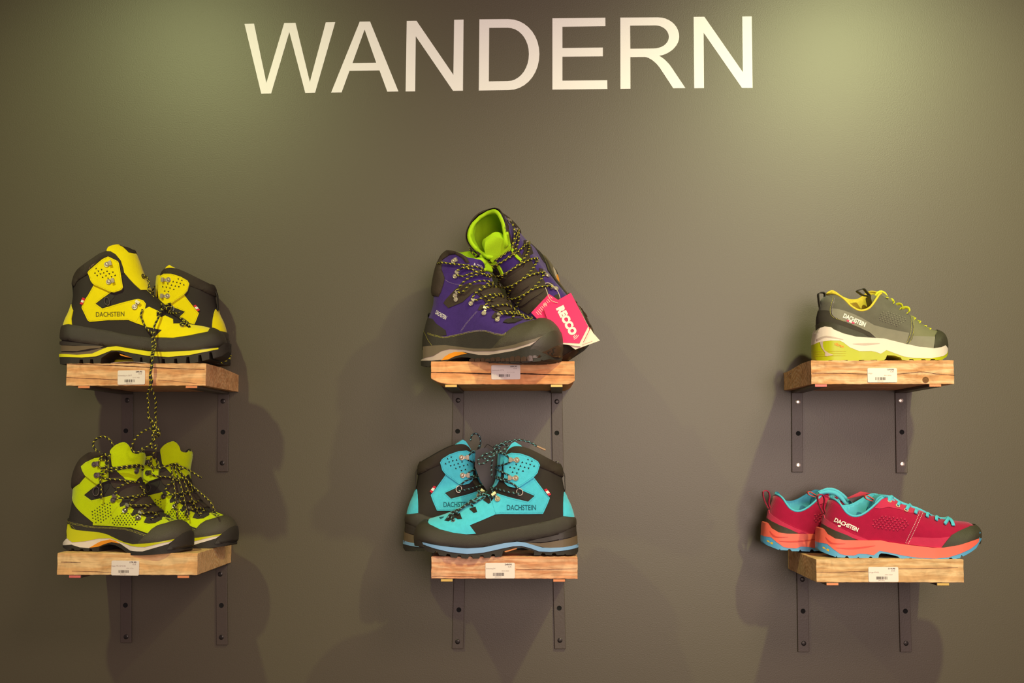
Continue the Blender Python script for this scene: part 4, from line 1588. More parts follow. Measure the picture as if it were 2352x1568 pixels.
S.ring((1500, 1048), 0.0032, 0.0020, -20, 0.0006, M_METAL, EY, 'eyelet', lift=0.0018)
S.ring((1030, 445), 0.0032, 0.0048, 20, 0.0010, M_LINB, EY, 'eyelet', lift=0.0018)
for a, b in (((615, 305), (660, 290)), ((640, 512), (692, 498)), ((940, 812), (978, 762))):
    S.hook(a, b, M_METAL, EY, up=0.0050 if a[1] < 600 else 0.0016)
    S.hook(a, b, M_METAL, EY, side=1, up=0.0050 if a[1] < 600 else 0.0016)
fl = S.patch('side_tag', [(322, 698), (348, 710), (318, 785), (292, 774)], M_RED, EY, off=0.003, thick=0.003, both=False)
S.patch('white_stripe', [(313, 724), (338, 735), (328, 760), (303, 750)], M_WHITE, fl, off=0.0033, thick=0.001, both=False)
lg = S.patch('collar_label', [(388, 348), (400, 366), (482, 292), (470, 268)], M_LINB, EY, off=0.0034, thick=0.002, both=False)
S.text('printed_mark', 'O event', (400, 356), (478, 284), 22, M_AGLET, lg, off=0.0038)
S.text('printed_name', 'DACHSTEIN', (476, 926), (818, 920), 48, P_YEL['text'], EY, off=0.0017, bold=0.012)
S.ribbon('pull_loop', [(222, 530), (205, 530), (206, 600), (212, 680), (202, 760)], 0.012, M_STRAP, EY)
for q in ([(1200, 870), (1262, 850), (1300, 905), (1262, 935), (1200, 922)], [(1395, 960), (1462, 930), (1560, 985), (1510, 1012), (1400, 1012)], [(1540, 1030), (1570, 1010), (1612, 1060), (1585, 1068)], [(1262, 1088), (1180, 1172), (1120, 1140), (1110, 1060)]):
    S.patch('lace_facing', q, M_MESH, EY, off=0.0020, thick=0.002)
ly = lambda pts, r=0.0018: SY.lace(pts, M_LACEY, EY, r)
F = .060
ly([(1035, 850, .004), (1022, 920, .005), (1050, 990, .006), (1100, 1070, .008), (1150, 1130, None, F - .004), (1172, 1190, None, F), (1190, 1260, None, F + .004), (1170, 1350, None, F + .02), (1150, 1450, None, F + .033), (1132, 1560, None, F + .036), (1120, 1650, None, F + .036), (1125, 1740, None, F + .036), (1100, 1830, None, F + .03), (1090, 1900, None, F + .026), (1105, 1950, None, F + .024), (1100, 2080, None, F + .02), (1140, 2190, None, F + .015), (1160, 2270, None, F + .01), (1150, 2330, None, F + .006)])
ly([(1350, 800, .008), (1290, 830, .008), (1245, 900, .008), (1225, 980, .01), (1200, 1060, .012), (1168, 1130, None, F), (1148, 1200, None, F + .002), (1155, 1300, None, F + .006), (1140, 1400, None, F + .030), (1150, 1500, None, F + .036), (1128, 1600, None, F + .038), (1145, 1700, None, F + .038), (1130, 1760, None, F + .036), (1170, 1860, None, F + .03), (1190, 1950, None, F + .026), (1186, 2080, None, F + .02), (1196, 2180, None, F + .014), (1170, 2260, None, F + .01), (1190, 2330, None, F + .006)])
ly([(1350, 830, .008), (1400, 850, .006), (1480, 872, .006), (1550, 882, .006)])
ly([(1205, 900, .004), (1260, 860, .007), (1330, 815, .009), (1380, 830, .01), (1420, 870, .01), (1400, 800, .012), (1360, 755, .012), (1330, 790, .01), (1400, 790, .012), (1430, 850, .01)])
ly([(1480, 1040, .004), (1520, 1000, .006), (1560, 1040, .006), (1500, 1050, .004), (1540, 1020, .007), (1590, 1062, .005)])
ly([(1455, 960, .005), (1490, 985, .006), (1530, 1010, .006)])
ly([(1030, 445, .003), (1060, 470, .004), (1090, 540, .004), (1140, 600, .004), (1200, 680, .004)])

invY = SY.Mt.inverted()
W3 = lambda q: tuple(invY @ at(130 + q[0] / 5.227, 820 + q[1] / 5.227, q[2]))
for pts in ([(1108, 700, -.246), (1130, 760, -.245), (1150, 820, -.244), (1190, 870, -.243), (1235, 905, -.242), (1235, 940, -.242), (1180, 962, -.24), (1140, 1010, -.24), (1130, 1070, -.24), (1160, 1088, -.24), (1200, 1050, -.24), (1185, 1120, -.24), (1142, 1190, -.236), (1140, 1280, -.230), (1165, 1370, -.225)],
            [(1190, 700, -.246), (1190, 800, -.245), (1170, 850, -.244), (1110, 860, -.242), (1030, 895, -.242), (960, 960, -.242), (912, 1040, -.242), (898, 1100, -.242), (940, 1142, -.242), (1010, 1128, -.242), (1080, 1080, -.242), (1150, 1030, -.243), (1180, 970, -.244), (1200, 900, -.245)],
            [(1085, 722, -.25), (1130, 745, -.25), (1170, 800, -.25), (1195, 880, -.25), (1215, 870, -.25), (1190, 830, -.25)],
            [(1150, 900, -.25), (1200, 920, -.252), (1240, 880, -.25), (1200, 860, -.25), (1150, 940, -.25), (1180, 990, -.25)],
            [(1020, 1085, -.244), (1030, 1110, -.246), (1000, 1140, -.246)]):
    tube('lace', [W3(q) for q in pts], 0.0017, M_LACEY, EY)

SY2 = trace_blue()
EY2 = thing('hiking_boot', (0, 0, 0), 'yellow and black mountain boot standing behind, toe to the left', 'boot', 'pair of yellow boots')
build_blue(SY2, EY2, P_YEL, rear=True)
put(SY2, EY2, SY2.loc((1908, 395), 0), (488.5, 655), -0.062, yaw=0, sc=(0.99, 0.93, 0.985), tilt=-1.5)
SY2.lace([(1000, 790, .004), (1060, 720, .006), (1130, 600, .006), (1168, 450, .006), (1160, 360, .006)], M_LACEY, EY2)

inv2y = (Matrix.Translation(EY2.location) @ EY2.rotation_euler.to_matrix().to_4x4() @ Matrix.Diagonal((*EY2.scale, 1))).inverted()
for pts in ([(1880, 1400), (1930, 1440), (2000, 1430), (2060, 1405), (2100, 1392)], [(1860, 1440), (1930, 1470), (2010, 1475), (2040, 1440), (1980, 1420), (1900, 1460)]):
    tube('lace', [tuple(inv2y @ at(130 + q[0] / 5.226, 550 + q[1] / 5.226, -.104)) for q in pts], 0.0017, M_LACEY, EY2)

# ================================================================== green pair (lighter hiking boots)
SU_LIME = suede('lime_nubuck', (200, 218, 2), 0.06)
M_LIMEF = mat('lime_foam', (208, 206, 4), rough=0.4, var=0.04)
M_WFOAM = mat('white_foam', (232, 218, 206), rough=0.5, var=0.03)
M_THREADY = mat('yellow_thread', (206, 196, 70), rough=0.8)
M_THREADW = mat('pale_thread', (170, 150, 170), rough=0.8)
M_NUB = mat('black_nubuck', (48, 40, 35), rough=0.8, var=0.2, vscale=100, bump=0.3, bscale=900)
M_CAP = mat('toe_cap_rubber', (72, 64, 50), rough=0.55, var=0.2, vscale=500, bump=0.6, bscale=1600, spec=0.6)


def trace_green():
    return Shoe((140, 1000), 5.407, (900, 1480), -0.195, -12,
                heel=[(114, 1300), (118, 1200), (124, 1120), (140, 1000), (165, 880), (192, 720), (198, 600), (205, 520), (230, 430), (270, 340), (320, 275), (385, 228)],
                top=[(385, 228), (450, 205), (560, 222), (615, 215), (612, 195), (680, 118), (790, 82), (850, 130), (885, 212), (960, 228), (1020, 180)],
                front=[(1585, 1360), (1588, 1270), (1575, 1190), (1545, 1130), (1500, 1085), (1420, 1045), (1330, 1008), (1240, 950), (1150, 870), (1080, 780), (1030, 690), (1000, 590), (985, 480), (1000, 380), (1018, 280), (1020, 180)],
                bottom=[(1400, 1420), (1200, 1410), (900, 1370), (500, 1260)],
                sole_x=((70, 1380), (1595, 1300)), shaft=0.037, plan=(0.034, 0.037, 0.035, 0.041, 0.049, 0.048, 0.045))


def build_green(S, E, front=True):
    S.lift = (-0.030, S.T((500, 230))[1] - 0.012, S.T((790, 100))[1], None, 1)
    S.shell('upper', M_NUB, M_LINB, E)
    S.patch('collar', [(150, 600), (150, 520), (180, 420), (235, 320), (295, 255), (375, 212), (450, 192), (570, 210), (560, 330), (500, 262), (430, 280), (330, 345), (276, 392), (290, 440), (320, 495), (240, 600), (168, 690)], M_BROWN, E, off=0.0016, thick=0.0014, bulge=0.003, bw=0.009)
    tg = S.patch('tongue', [(612, 215), (608, 190), (680, 110), (790, 72), (855, 122), (890, 205), (960, 220), (1035, 165), (1035, 290), (1010, 400), (930, 565), (800, 545), (705, 450), (636, 370), (625, 290)], SU_LIME, E, off=0.0014)
    S.stitches('stitching', [(625, 205), (690, 130), (785, 98)], M_THREADY, tg, off=0.0018)
    S.stitches('stitching', [(640, 210), (645, 290), (652, 365)], M_THREADY, tg, off=0.0018)
    mp = [(320, 500), (470, 600), (380, 665), (290, 740), (380, 805), (640, 742), (705, 730), (762, 780), (760, 810), (730, 850), (735, 888), (770, 882), (815, 850), (905, 920), (870, 990), (895, 1006), (960, 972), (1062, 1020), (1032, 1082), (1110, 1095), (1250, 1050), (1262, 1016), (1330, 1030), (1432, 1058), (1200, 1122), (1080, 1216), (980, 1180), (880, 1142), (600, 1122), (400, 1112), (405, 1080), (260, 960), (180, 850), (170, 700), (240, 600)]
    pm = S.patch('side_panel', mp, SU_LIME, E, off=0.0014)
    up = [(278, 392), (330, 346), (440, 282), (500, 270), (552, 310), (592, 350), (600, 400), (590, 560), (470, 602), (440, 590), (318, 496), (290, 440)]
    pu = S.patch('hook_panel', up, SU_LIME, E, off=0.0050, thick=0.005)
    S.stitches('stitching', mp, M_THREADY, pm, off=0.0018, inset=0.002, closed=True, pitch=0.0026, ln=0.0013)
    S.stitches('stitching', up, M_THREADY, pu, off=0.0053, inset=0.0018, closed=True, pitch=0.0026, ln=0.0013)
    S.stitches('seam', [(712, 880), (650, 960), (600, 1110)], P_YEL['stitch'], pm, off=0.0018)
    per = S.perf(520, 960, 300, 200, -35, 6, 8, 10, lambda x, y: (380 < x < 640) and (y > 1460 - 1.0 * x - 120) and y < 1090 and y > 830)
    per += S.perf(800, 1040, 330, 160, 0, 6, 9, 10, lambda x, y: 650 < x < 960 and y > 940 and y < 1110 and y > 1020 - 0.55 * (x - 650))
    S.marks('perforations', per, M_HOLE2, pm, 0.0018)
    S.marks('toe_logo', [((1290, 1036), (1350, 1076), (1345, 1046)), ((1355, 1052), (1355, 1074), (1395, 1050))], M_HOLE2, pm, 0.0018)
    S.patch('rubber_rand', [(100, 1000), (125, 1020), (180, 1060), (250, 1092), (400, 1122), (600, 1128), (850, 1152), (1070, 1228), (960, 1345), (1000, 1380), (600, 1300), (90, 1230)], M_RUB, E, off=0.0022, thick=0.004)
    S.stitches('stitching', [(130, 1040), (250, 1102), (400, 1130), (600, 1136), (850, 1162), (1060, 1236)], M_THREADY, E, off=0.0026, sm=1)
    S.stitches('stitching', [(128, 1052), (250, 1116), (400, 1142), (600, 1148), (845, 1174), (1040, 1246)], M_THREADY, E, off=0.0026, sm=1)
    S.stitches('stitching', [(125, 950), (130, 1060), (160, 1120), (185, 1160)], M_THREADY, E, off=0.0026, sm=1)
    S.patch('toe_cap', [(1072, 1226), (1130, 1165), (1200, 1122), (1320, 1090), (1432, 1056), (1500, 1030), (1620, 1060), (1700, 1200), (1680, 1380), (1500, 1330), (1420, 1290), (1250, 1318), (1000, 1352), (940, 1345)], M_CAP, E, off=0.0022, thick=0.005, bulge=0.0018, bw=0.012)
    S.patch('lace_facing', [(1030, 1084), (1062, 1022), (1130, 1012), (1200, 1018), (1255, 1048), (1170, 1092), (1090, 1098)], M_NUB, E, off=0.0026, thick=0.003)
    # sole
    S.solid('midsole', [(100, 1100), (130, 1150), (200, 1172), (350, 1188), (480, 1200), (580, 1225), (720, 1292), (800, 1325), (900, 1347), (1100, 1336), (1250, 1315), (1420, 1283), (1390, 1308), (1050, 1382), (960, 1380), (880, 1366), (760, 1322), (620, 1272), (480, 1276), (300, 1312), (150, 1322), (92, 1270), (90, 1180)], M_LIMEF, E, off=0.0022)
    S.solid('midsole_fill', [(100, 1200), (600, 1240), (900, 1350), (1400, 1290), (1640, 1200), (1645, 1320), (1500, 1400), (950, 1430), (700, 1340), (400, 1360), (80, 1350)], M_RUB, E, off=-0.0016)
    S.solid('foam_layer', [(92, 1272), (150, 1322), (300, 1312), (480, 1276), (620, 1272), (760, 1322), (880, 1366), (960, 1380), (1050, 1382), (1390, 1308), (1335, 1346), (1200, 1385), (1020, 1437), (950, 1436), (870, 1426), (740, 1336), (620, 1292), (560, 1300), (470, 1330), (350, 1396), (240, 1386), (140, 1352), (66, 1352)], M_WFOAM, E, off=0.0014)
    S.solid('arch_insert', [(360, 1392), (430, 1350), (500, 1312), (620, 1286), (700, 1312), (740, 1340), (640, 1320), (560, 1342), (470, 1378)], M_ORANGE, E, off=0.0020)
    S.solid('outsole', [(66, 1352), (140, 1352), (240, 1386), (350, 1396), (470, 1378), (560, 1342), (640, 1320), (740, 1336), (870, 1426), (950, 1436), (1020, 1437), (1200, 1385), (1335, 1346), (1400, 1385), (1540, 1408), (1540, 1420), (1440, 1448), (1330, 1462), (1250, 1470), (1100, 1480), (1000, 1485), (870, 1482), (840, 1462), (760, 1400), (690, 1362), (600, 1345), (520, 1368), (482, 1390), (480, 1446), (425, 1444), (400, 1438), (388, 1404), (362, 1402), (352, 1432), (292, 1430), (280, 1408), (248, 1406), (238, 1426), (180, 1425), (168, 1402), (140, 1400), (132, 1424), (95, 1420), (72, 1400)], M_RUBD, E, off=0.0016)
    S.patch('toe_bumper', [(1300, 1440), (1345, 1348), (1400, 1290), (1470, 1235), (1545, 1190), (1600, 1165), (1690, 1150), (1720, 1260), (1700, 1400), (1610, 1440), (1545, 1460)], M_RUB, E, off=0.0048, thick=0.006)
    S.patch('webbing_strap', [(300, 740), (380, 680), (520, 590), (600, 570), (600, 640), (520, 760), (385, 800)], M_STRAP, E, off=0.0008, thick=0.001)
    S.ring((450, 690), 0.0058, 0.0078, -10, 0.0011, M_METALD, E, 'lace_ring')
    S.ring((1118, 1066), 0.0036, 0.0024, 0, 0.0007, M_METALD, E, 'eyelet', lift=0.003)
    for a, b in (((435, 358), (486, 350)), ((460, 492), (500, 487)), ((655, 802), (684, 755)), ((800, 935), (838, 878)), ((960, 1030), (990, 980))):
        S.hook(a, b, M_METALD, E, up=0.0046 if a[1] < 600 else 0.0016)
        S.hook(a, b, M_METALD, E, side=1, up=0.0046 if a[1] < 600 else 0.0016)
    # padded tongue ribs between the lacing
    for q in ([(620, 470), (700, 465), (800, 560), (700, 660), (640, 620)], [(710, 680), (830, 590), (960, 600), (1000, 730), (860, 770), (740, 760)], [(840, 850), (1000, 760), (1100, 860), (1000, 890), (900, 890)], [(940, 950), (1080, 880), (1200, 950), (1080, 980), (1000, 970)]):
        S.patch('tongue_pad', q, M_BROWN, E, off=0.0022, thick=0.003, sm=1)


def green_laces(S, E, m):
    L = lambda pts, r=0.0017: S.lace(pts, m, E, r)
    L([(500, 380, .007), (560, 420, .006), (590, 400, .006), (585, 350, .006), (560, 300, .006), (520, 300, .006)])
    L([(510, 500, .007), (560, 530, .006), (700, 546, .006), (850, 575, .006), (950, 585, .004)])
    L([(940, 580, .004), (830, 592, .006), (720, 650, .007), (685, 735, .008)])
    L([(700, 790, .007), (850, 778, .007), (960, 758, .006), (1020, 738, .004), (1000, 680, .004), (960, 640, .005)])
    L([(1030, 745, .004), (920, 792, .007), (850, 860, .008)])
    L([(850, 885, .008), (960, 892, .007), (1060, 890, .006), (1120, 855, .004), (1080, 800, .004)])
    L([(1115, 870, .004), (1050, 920, .007), (995, 980, .008)])
    L([(1000, 1000, .007), (1100, 982, .006), (1235, 962, .004)])
    L([(1240, 965, .004), (1180, 1010, .006), (1110, 1060, .004)])
    for q in ((1015, 700), (1108, 832), (1232, 942)):
        S.ring(q, 0.003, 0.0042, 20, 0.0008, M_METALD, E, 'lace_ring', lift=0.003)


SG = trace_green()
EG = thing('hiking_boot', (0, 0, 0), 'lime green hiking boot in front, laces knotted round its collar', 'boot', 'pair of lime green boots')
place0(SG, EG)
build_green(SG, EG)
green_laces(SG, EG, M_LACEY)
lg_ = lambda pts, r=0.0018: SG.lace(pts, M_LACEY, EG, r)
lg_([(600, 250, .006), (560, 225, .006), (500, 225, None, .03), (430, 175, None, .035), (398, 110, None, .035), (440, 40, None, .035), (530, 12, None, .035), (605, 50, None, .035), (648, 130, None, .035), (640, 200, None, .03), (620, 260, .008), (610, 330, .008), (570, 430, .008)])
lg_([(545, 240, .006), (510, 300, .007), (495, 345, .008)])
lg_([(590, 430, .008), (640, 405, .01), (740, 385, .01), (860, 362, .01), (960, 362, .008), (992, 395, .008), (985, 425, .006)])
lg_([(580, 445, .008), (640, 440, .009), (740, 410, .009), (860, 385, .009), (950, 375, .007)])
lg_([(540, 450, .010), (560, 400, .010), (600, 380, .010), (585, 470, .010), (540, 480, .010), (530, 560, .010), (538, 680, .009), (537, 795, .009)])
SG.hook((930, 440), (925, 400), M_METALD, EG)

SG2 = trace_green()
EG2 = thing('hiking_boot', (0, 0, 0), 'lime green hiking boot behind, with a bunch of laces hanging from its tongue', 'boot', 'pair of lime green boots')
build_green(SG2, EG2)
_p = SG2.px((655, 800))
_r = SG2.T((655, 800))
put(SG2, EG2, _r, (140 + 1285 / 5.407 + 20, 1000 + 748 / 5.407), -0.084, yaw=-12, sc=(0.985, 0.95, 1.0))
green_laces(SG2, EG2, M_LACEY)
l2 = lambda pts, r=0.0017: SG2.lace([(p[0] - 700 + (p[0] - 1285) * 0.03, p[1] + 55 + (p[1] - 748) * 0.03) + tuple(p[2:]) for p in pts], M_LACEY, EG2, r)
l2([(1160, 330, .008), (1230, 370, .008), (1330, 380, .008), (1450, 340, None, .034), (1530, 330, None, .036)])
l2([(1450, 340, None, .036), (1460, 470, None, .040), (1485, 640, None, .044), (1500, 850, None, .048), (1525, 1060, None, .052)])
l2([(1470, 350, None, .036), (1520, 470, None, .040), (1580, 660, None, .044), (1620, 850, None, .048), (1660, 1040, None, .052)])
l2([(1480, 350, None, .038), (1600, 480, None, .042), (1700, 600, None, .044), (1850, 730, None, .046), (1950, 830, None, .046), (1995, 930, None, .046)])
l2([(1500, 350, None, .036), (1610, 380, None, .04), (1700, 430, None, .042), (1830, 510, None, .042)])
l2([(1500, 360, None, .034), (1580, 480, None, .038), (1650, 650, None, .04), (1720, 800, None, .04), (1780, 930, None, .03), (1800, 980, .004)])
l2([(1450, 350, None, .038), (1500, 330, None, .042), (1560, 360, None, .042), (1600, 390, None, .042), (1540, 400, None, .042), (1480, 360, None, .04)])
l2([(1640, 1250, None, -.01), (1660, 1330, None, .03), (1705, 1430, None, .035)], 0.0016)

# ================================================================== purple pair
SU_PUR = suede('purple_nubuck', (68, 44, 118), 0.16)
M_LIMEL = mat('lime_mesh_lining', (172, 212, 0), rough=0.85, var=0.12, vscale=700, bump=0.4, bscale=1200)
M_FOAMG = mat('grey_foam', (108, 94, 76), rough=0.5, var=0.1, bump=0.1)
M_FOAML = mat('pale_grey_foam', (190, 170, 160), rough=0.5, var=0.05)
M_TREADB = mat('brown_tread', (70, 49, 34), rough=0.35, var=0.35, vscale=60, bump=0.2, bscale=300)


M_PALEP = mat('pale_pink_print', (226, 180, 170), rough=0.6)


def trace_purple():
    return Shoe((960, 560), 5.406, (900, 1455), -0.222, -26,
                heel=[(98, 1320), (102, 1200), (114, 1110), (150, 960), (195, 850), (222, 760), (228, 660), (228, 570), (245, 450), (275, 315), (315, 215), (355, 145), (405, 100)],
                top=[(405, 100), (460, 90), (530, 115), (620, 165), (700, 180), (740, 190), (800, 205), (850, 250), (866, 320)],
                front=[(1710, 1390), (1735, 1310), (1742, 1230), (1732, 1140), (1700, 1055), (1645, 985), (1590, 950), (1500, 942), (1420, 930), (1300, 895), (1200, 840), (1110, 760), (1030, 660), (960, 550), (905, 440), (866, 320)],
                bottom=[(1500, 1425), (1300, 1430), (900, 1370), (400, 1330)],
                sole_x=((80, 1450), (1748, 1280)), shaft=0.036, plan=(0.034, 0.037, 0.035, 0.041, 0.049, 0.049, 0.046), Rf=0.048)


PUR_HOOKS = (((450, 216), (488, 202)), ((470, 402), (503, 358)), ((470, 642), (503, 602)), ((665, 742), (703, 700)), ((825, 866), (852, 808)), ((990, 950), (1018, 900)))


def build_purple(S, E, side_text=True):
    zc_ = S.T((600, 170))[1]
    S.lift = (0.010, zc_ - 0.03, zc_, S.T((560, 130))[0], 0.05)
    S.shell('upper', SU_PUR, M_LIMEL, E, thick=0.006)
    S.patch('collar', [(170, 600), (178, 500), (195, 430), (238, 290), (280, 185), (330, 115), (392, 78), (470, 76), (540, 104), (600, 150), (640, 230), (600, 240), (545, 170), (470, 130), (400, 140), (320, 205), (300, 310), (335, 420), (325, 480), (290, 600), (262, 655), (185, 650)], M_BROWN, E, off=0.0016, thick=0.0014, bulge=0.003, bw=0.009)
    S.patch('heel_panel', [(110, 1010), (140, 920), (190, 932), (230, 990), (345, 1072), (358, 1135), (240, 1150), (110, 1105)], M_NUB, E, off=0.0014)
    S.patch('strap_panel', [(322, 735), (350, 690), (470, 560), (640, 480), (722, 540), (700, 600), (560, 722), (382, 796)], M_BROWN, E, off=0.0014)
    S.patch('rubber_rand', [(90, 1080), (120, 1104), (200, 1130), (330, 1162), (500, 1126), (700, 1092), (850, 1086), (970, 1122), (1070, 1132), (1115, 1094), (1150, 1110), (960, 1290), (900, 1330), (600, 1330), (80, 1330)], M_RUB, E, off=0.0022, thick=0.004)
    for o in (0, 13):
        S.stitches('stitching', [(135, 1102 + o), (200, 1128 + o), (330, 1152 + o), (500, 1124 + o), (700, 1080 + o), (850, 1076 + o), (970, 1112 + o), (1070, 1124 + o), (1108, 1096 + o)], M_THREADY, E, off=0.0026, sm=1, pitch=0.0024, ln=0.0014)
    S.stitches('stitching', [(110, 1060), (115, 1120), (140, 1190), (185, 1265)], M_THREADY, E, off=0.0026, sm=1)
    for o in (0, 12):
        S.stitches('stitching', [(526 + o, 1092), (600 + o, 985), (738 + o, 832)], M_THREADW, E, off=0.0006)
    S.stitches('stitching', [(318, 432), (400, 482), (470, 500), (560, 510)], M_THREADW, E, off=0.0006)
    S.patch('toe_cap', [(1112, 1092), (1180, 1045), (1260, 1005), (1360, 975), (1460, 952), (1500, 900), (1700, 900), (1820, 1100), (1840, 1300), (1700, 1200), (1560, 1142), (1450, 1184), (1200, 1256), (1060, 1286), (930, 1300), (1060, 1150)], M_CAP, E, off=0.0022, thick=0.005, bulge=0.0018, bw=0.012)
    S.patch('lace_facing', [(1060, 978), (1100, 940), (1200, 930), (1300, 945), (1200, 985), (1120, 990)], M_NUB, E, off=0.0024, thick=0.003)
    for q in ([(920, 905), (960, 850), (1000, 880), (960, 935), (925, 925)], [(750, 818), (780, 760), (830, 760), (830, 810), (760, 828)]):
        S.patch('lace_facing', q, M_BROWN, E, off=0.0016)
    # ribbed padded tongue along the instep
    S.patch('tongue', [(650, 520), (760, 500), (840, 520), (960, 510), (1020, 600), (1150, 720), (1300, 880), (1200, 905), (1060, 880), (940, 830), (850, 740), (780, 660), (700, 600), (650, 520)], M_BROWN, E, off=0.0016)
    S.patch('tongue_pad', [(770, 600), (830, 560), (900, 570), (960, 560), (1090, 730), (960, 740), (860, 700), (800, 650)], M_BROWN, E, off=0.0048, thick=0.005, sm=1)
    S.patch('tongue_pad', [(900, 760), (960, 730), (1080, 740), (1180, 830), (1080, 850), (960, 820)], M_BROWN, E, off=0.0046, thick=0.005, sm=1)
    tz = 0 if side_text else -75
    zt_ = S.loc((800, 165 + tz), 0)[1]
    S.solid('tongue_lining', [S.loc(q, 0.0) for q in ((745, 240), (750, 180 + tz), (790, 165 + tz), (840, 190 + tz), (872, 260 + tz * 0.6), (888, 335), (830, 345), (780, 300))], M_LIMEL, E, fn=lambda x, z: (0.012 if side_text else 0.020) * prof((zt_ - z) / 0.020 + 0.05), raw=True, sm=1, step=0.002)
    if not side_text:
        S.solid('shaft_shade_block', [S.loc(q, 0.0) for q in ((240, 760), (900, 760), (940, 860), (200, 900))], M_LINB, E, fn=lambda x, z: 0.030 + 0 * x, raw=True)  # black block added at ankle height to darken the depth of the shaft
        S.patch('lining_piping', [(700, 160), (728, 165), (790, 330), (835, 450), (850, 520), (822, 520), (800, 430), (750, 310)], M_LIMEL, E, off=0.0034, thick=0.004)
    if not side_text:
        S.patch('collar_edge', [(640, 150), (705, 165), (752, 312), (802, 432), (822, 515), (780, 500), (725, 400), (690, 300), (640, 235)], M_BROWN, E, off=0.0024, thick=0.004)
    S.marks('tongue_logo', [((862, 322), (912, 425), (858, 408))], M_PALEP, E, 0.0014)
    # sole
    S.solid('midsole', [(85, 1278), (200, 1262), (350, 1256), (500, 1276), (700, 1300), (900, 1302), (1060, 1282), (1200, 1252), (1450, 1180), (1560, 1140), (1480, 1205), (1350, 1252), (1200, 1294), (950, 1332), (700, 1334), (560, 1312), (400, 1305), (300, 1330), (200, 1392), (85, 1425)], M_FOAMG, E, off=0.0022)
    S.solid('midsole_fill', [(90, 1290), (900, 1310), (1560, 1150), (1780, 1150), (1785, 1300), (1500, 1420), (700, 1400), (400, 1370), (90, 1440)], M_RUB, E, off=-0.0016)
    S.solid('foam_layer', [(85, 1425), (200, 1392), (300, 1330), (400, 1305), (560, 1312), (700, 1334), (950, 1332), (1200, 1294), (1350, 1252), (1480, 1205), (1400, 1262), (1200, 1326), (1000, 1362), (880, 1380), (760, 1378), (640, 1355), (560, 1340), (460, 1345), (380, 1385), (300, 1440), (180, 1448), (75, 1462)], M_FOAML, E, off=0.0014)
    S.solid('arch_insert', [(296, 1446), (340, 1400), (400, 1362), (470, 1340), (560, 1342), (620, 1362), (540, 1376), (460, 1398), (380, 1436)], M_ORANGE, E, off=0.0020)
    S.solid('outsole', [(76, 1462), (180, 1448), (300, 1446), (380, 1436), (460, 1398), (540, 1376), (620, 1362), (760, 1378), (880, 1380), (1000, 1362), (1200, 1326), (1400, 1262), (1450, 1300), (1640, 1390), (1640, 1430), (1560, 1448), (1540, 1436), (1520, 1456), (1430, 1466), (1415, 1452), (1395, 1468), (1300, 1475), (1285, 1460), (1265, 1475), (1160, 1478), (1145, 1462), (1125, 1478), (1010, 1476), (995, 1460), (975, 1474), (860, 1468), (845, 1452), (820, 1462), (740, 1440), (640, 1412), (540, 1405), (440, 1425), (330, 1466), (250, 1490), (170, 1500), (160, 1525), (130, 1528), (120, 1518), (95, 1526), (78, 1510)], M_RUBD, E, off=0.0014)
    # tread blocks under the forefoot
    for k in range(9):
        x = 980 + k * 84
        z = 1452 - 0.00022 * (x - 1150) ** 2 if x > 1150 else 1452
        for w in (-0.030, -0.006, 0.018):
            a = S.loc((x, z), 0)
            b = S.loc((x + 56, z - (6 if x < 1400 else 26)), 0)
            y0 = w * (1 if k < 7 else 0.7)
            V = [(xx, yy, zz) for (xx, zc) in (a, b) for yy in (y0, y0 + 0.016) for zz in (zc + 0.004, zc - 0.0058)]
            S.out('tread_lug', V, [(0, 1, 3, 2), (4, 6, 7, 5), (0, 4, 5, 1), (2, 3, 7, 6), (0, 2, 6, 4), (1, 5, 7, 3)], M_TREADB, E, smooth=False, recalc=True)
    S.patch('toe_bumper', [(1400, 1290), (1500, 1185), (1570, 1125), (1640, 1095), (1720, 1085), (1830, 1100), (1850, 1300), (1800, 1420), (1680, 1440), (1500, 1440), (1380, 1400)], M_GREYBUMP, E, off=0.0046, thick=0.006)
    tf = S.patch('front_tread', [(1300, 1440), (1420, 1395), (1500, 1352), (1600, 1310), (1700, 1262), (1800, 1190), (1870, 1250), (1850, 1400), (1700, 1460), (1400, 1480)], M_TREADB, E, off=0.0056, thick=0.004)
    ch = []
    for k in range(10):
        x, z = 1450 + 32 * k + 10 * (k % 3), 1402 - 17 * k + (28 if k % 2 else 0)
        ch += [((x, z), (x + 7, z - 4), (x + 20, z + 22), (x + 12, z + 26)), ((x + 7, z - 4), (x + 34, z - 16), (x + 36, z - 8), (x + 8, z + 4))]
    S.marks('tread_grooves', ch, M_HOLE2, tf, 0.0060)
    rg = random.Random(5)
    x = 650
    while x < 1440:
        wd = rg.uniform(48, 78)
        t = 1398 - max(0, x - 1000) * 0.085
        bz = 1458 - max(0, x - 1250) * 0.04
        h = rg.uniform(4, 26)
        S.solid('tread_lug', [(x, t + h + 22), (x + wd * 0.45, t + h), (x + wd * 0.9, t + h + 8), (x + wd * 0.94, bz), (x + 8, bz + 3)], M_TREADB, E, off=0.0022 + rg.uniform(0, 0.0018))
        x += wd
    for a, b in PUR_HOOKS:
        for side in (-1, 1):
            S.hook(a, b, M_METAL, E, side=side, r=0.0044)
    S.disc((480, 690), 0.0042, M_METAL, E, 'rivet', lift=0.0030)
    if side_text:
        S.text('printed_name', 'DACHSTEIN', (222, 868), (345, 942), 42, M_WHITE, E, off=0.0008, bold=0.015)
    S.ribbon('pull_loop', [(165, 900), (150, 862), (140, 880), (145, 960)], 0.010, M_STRAP, E)


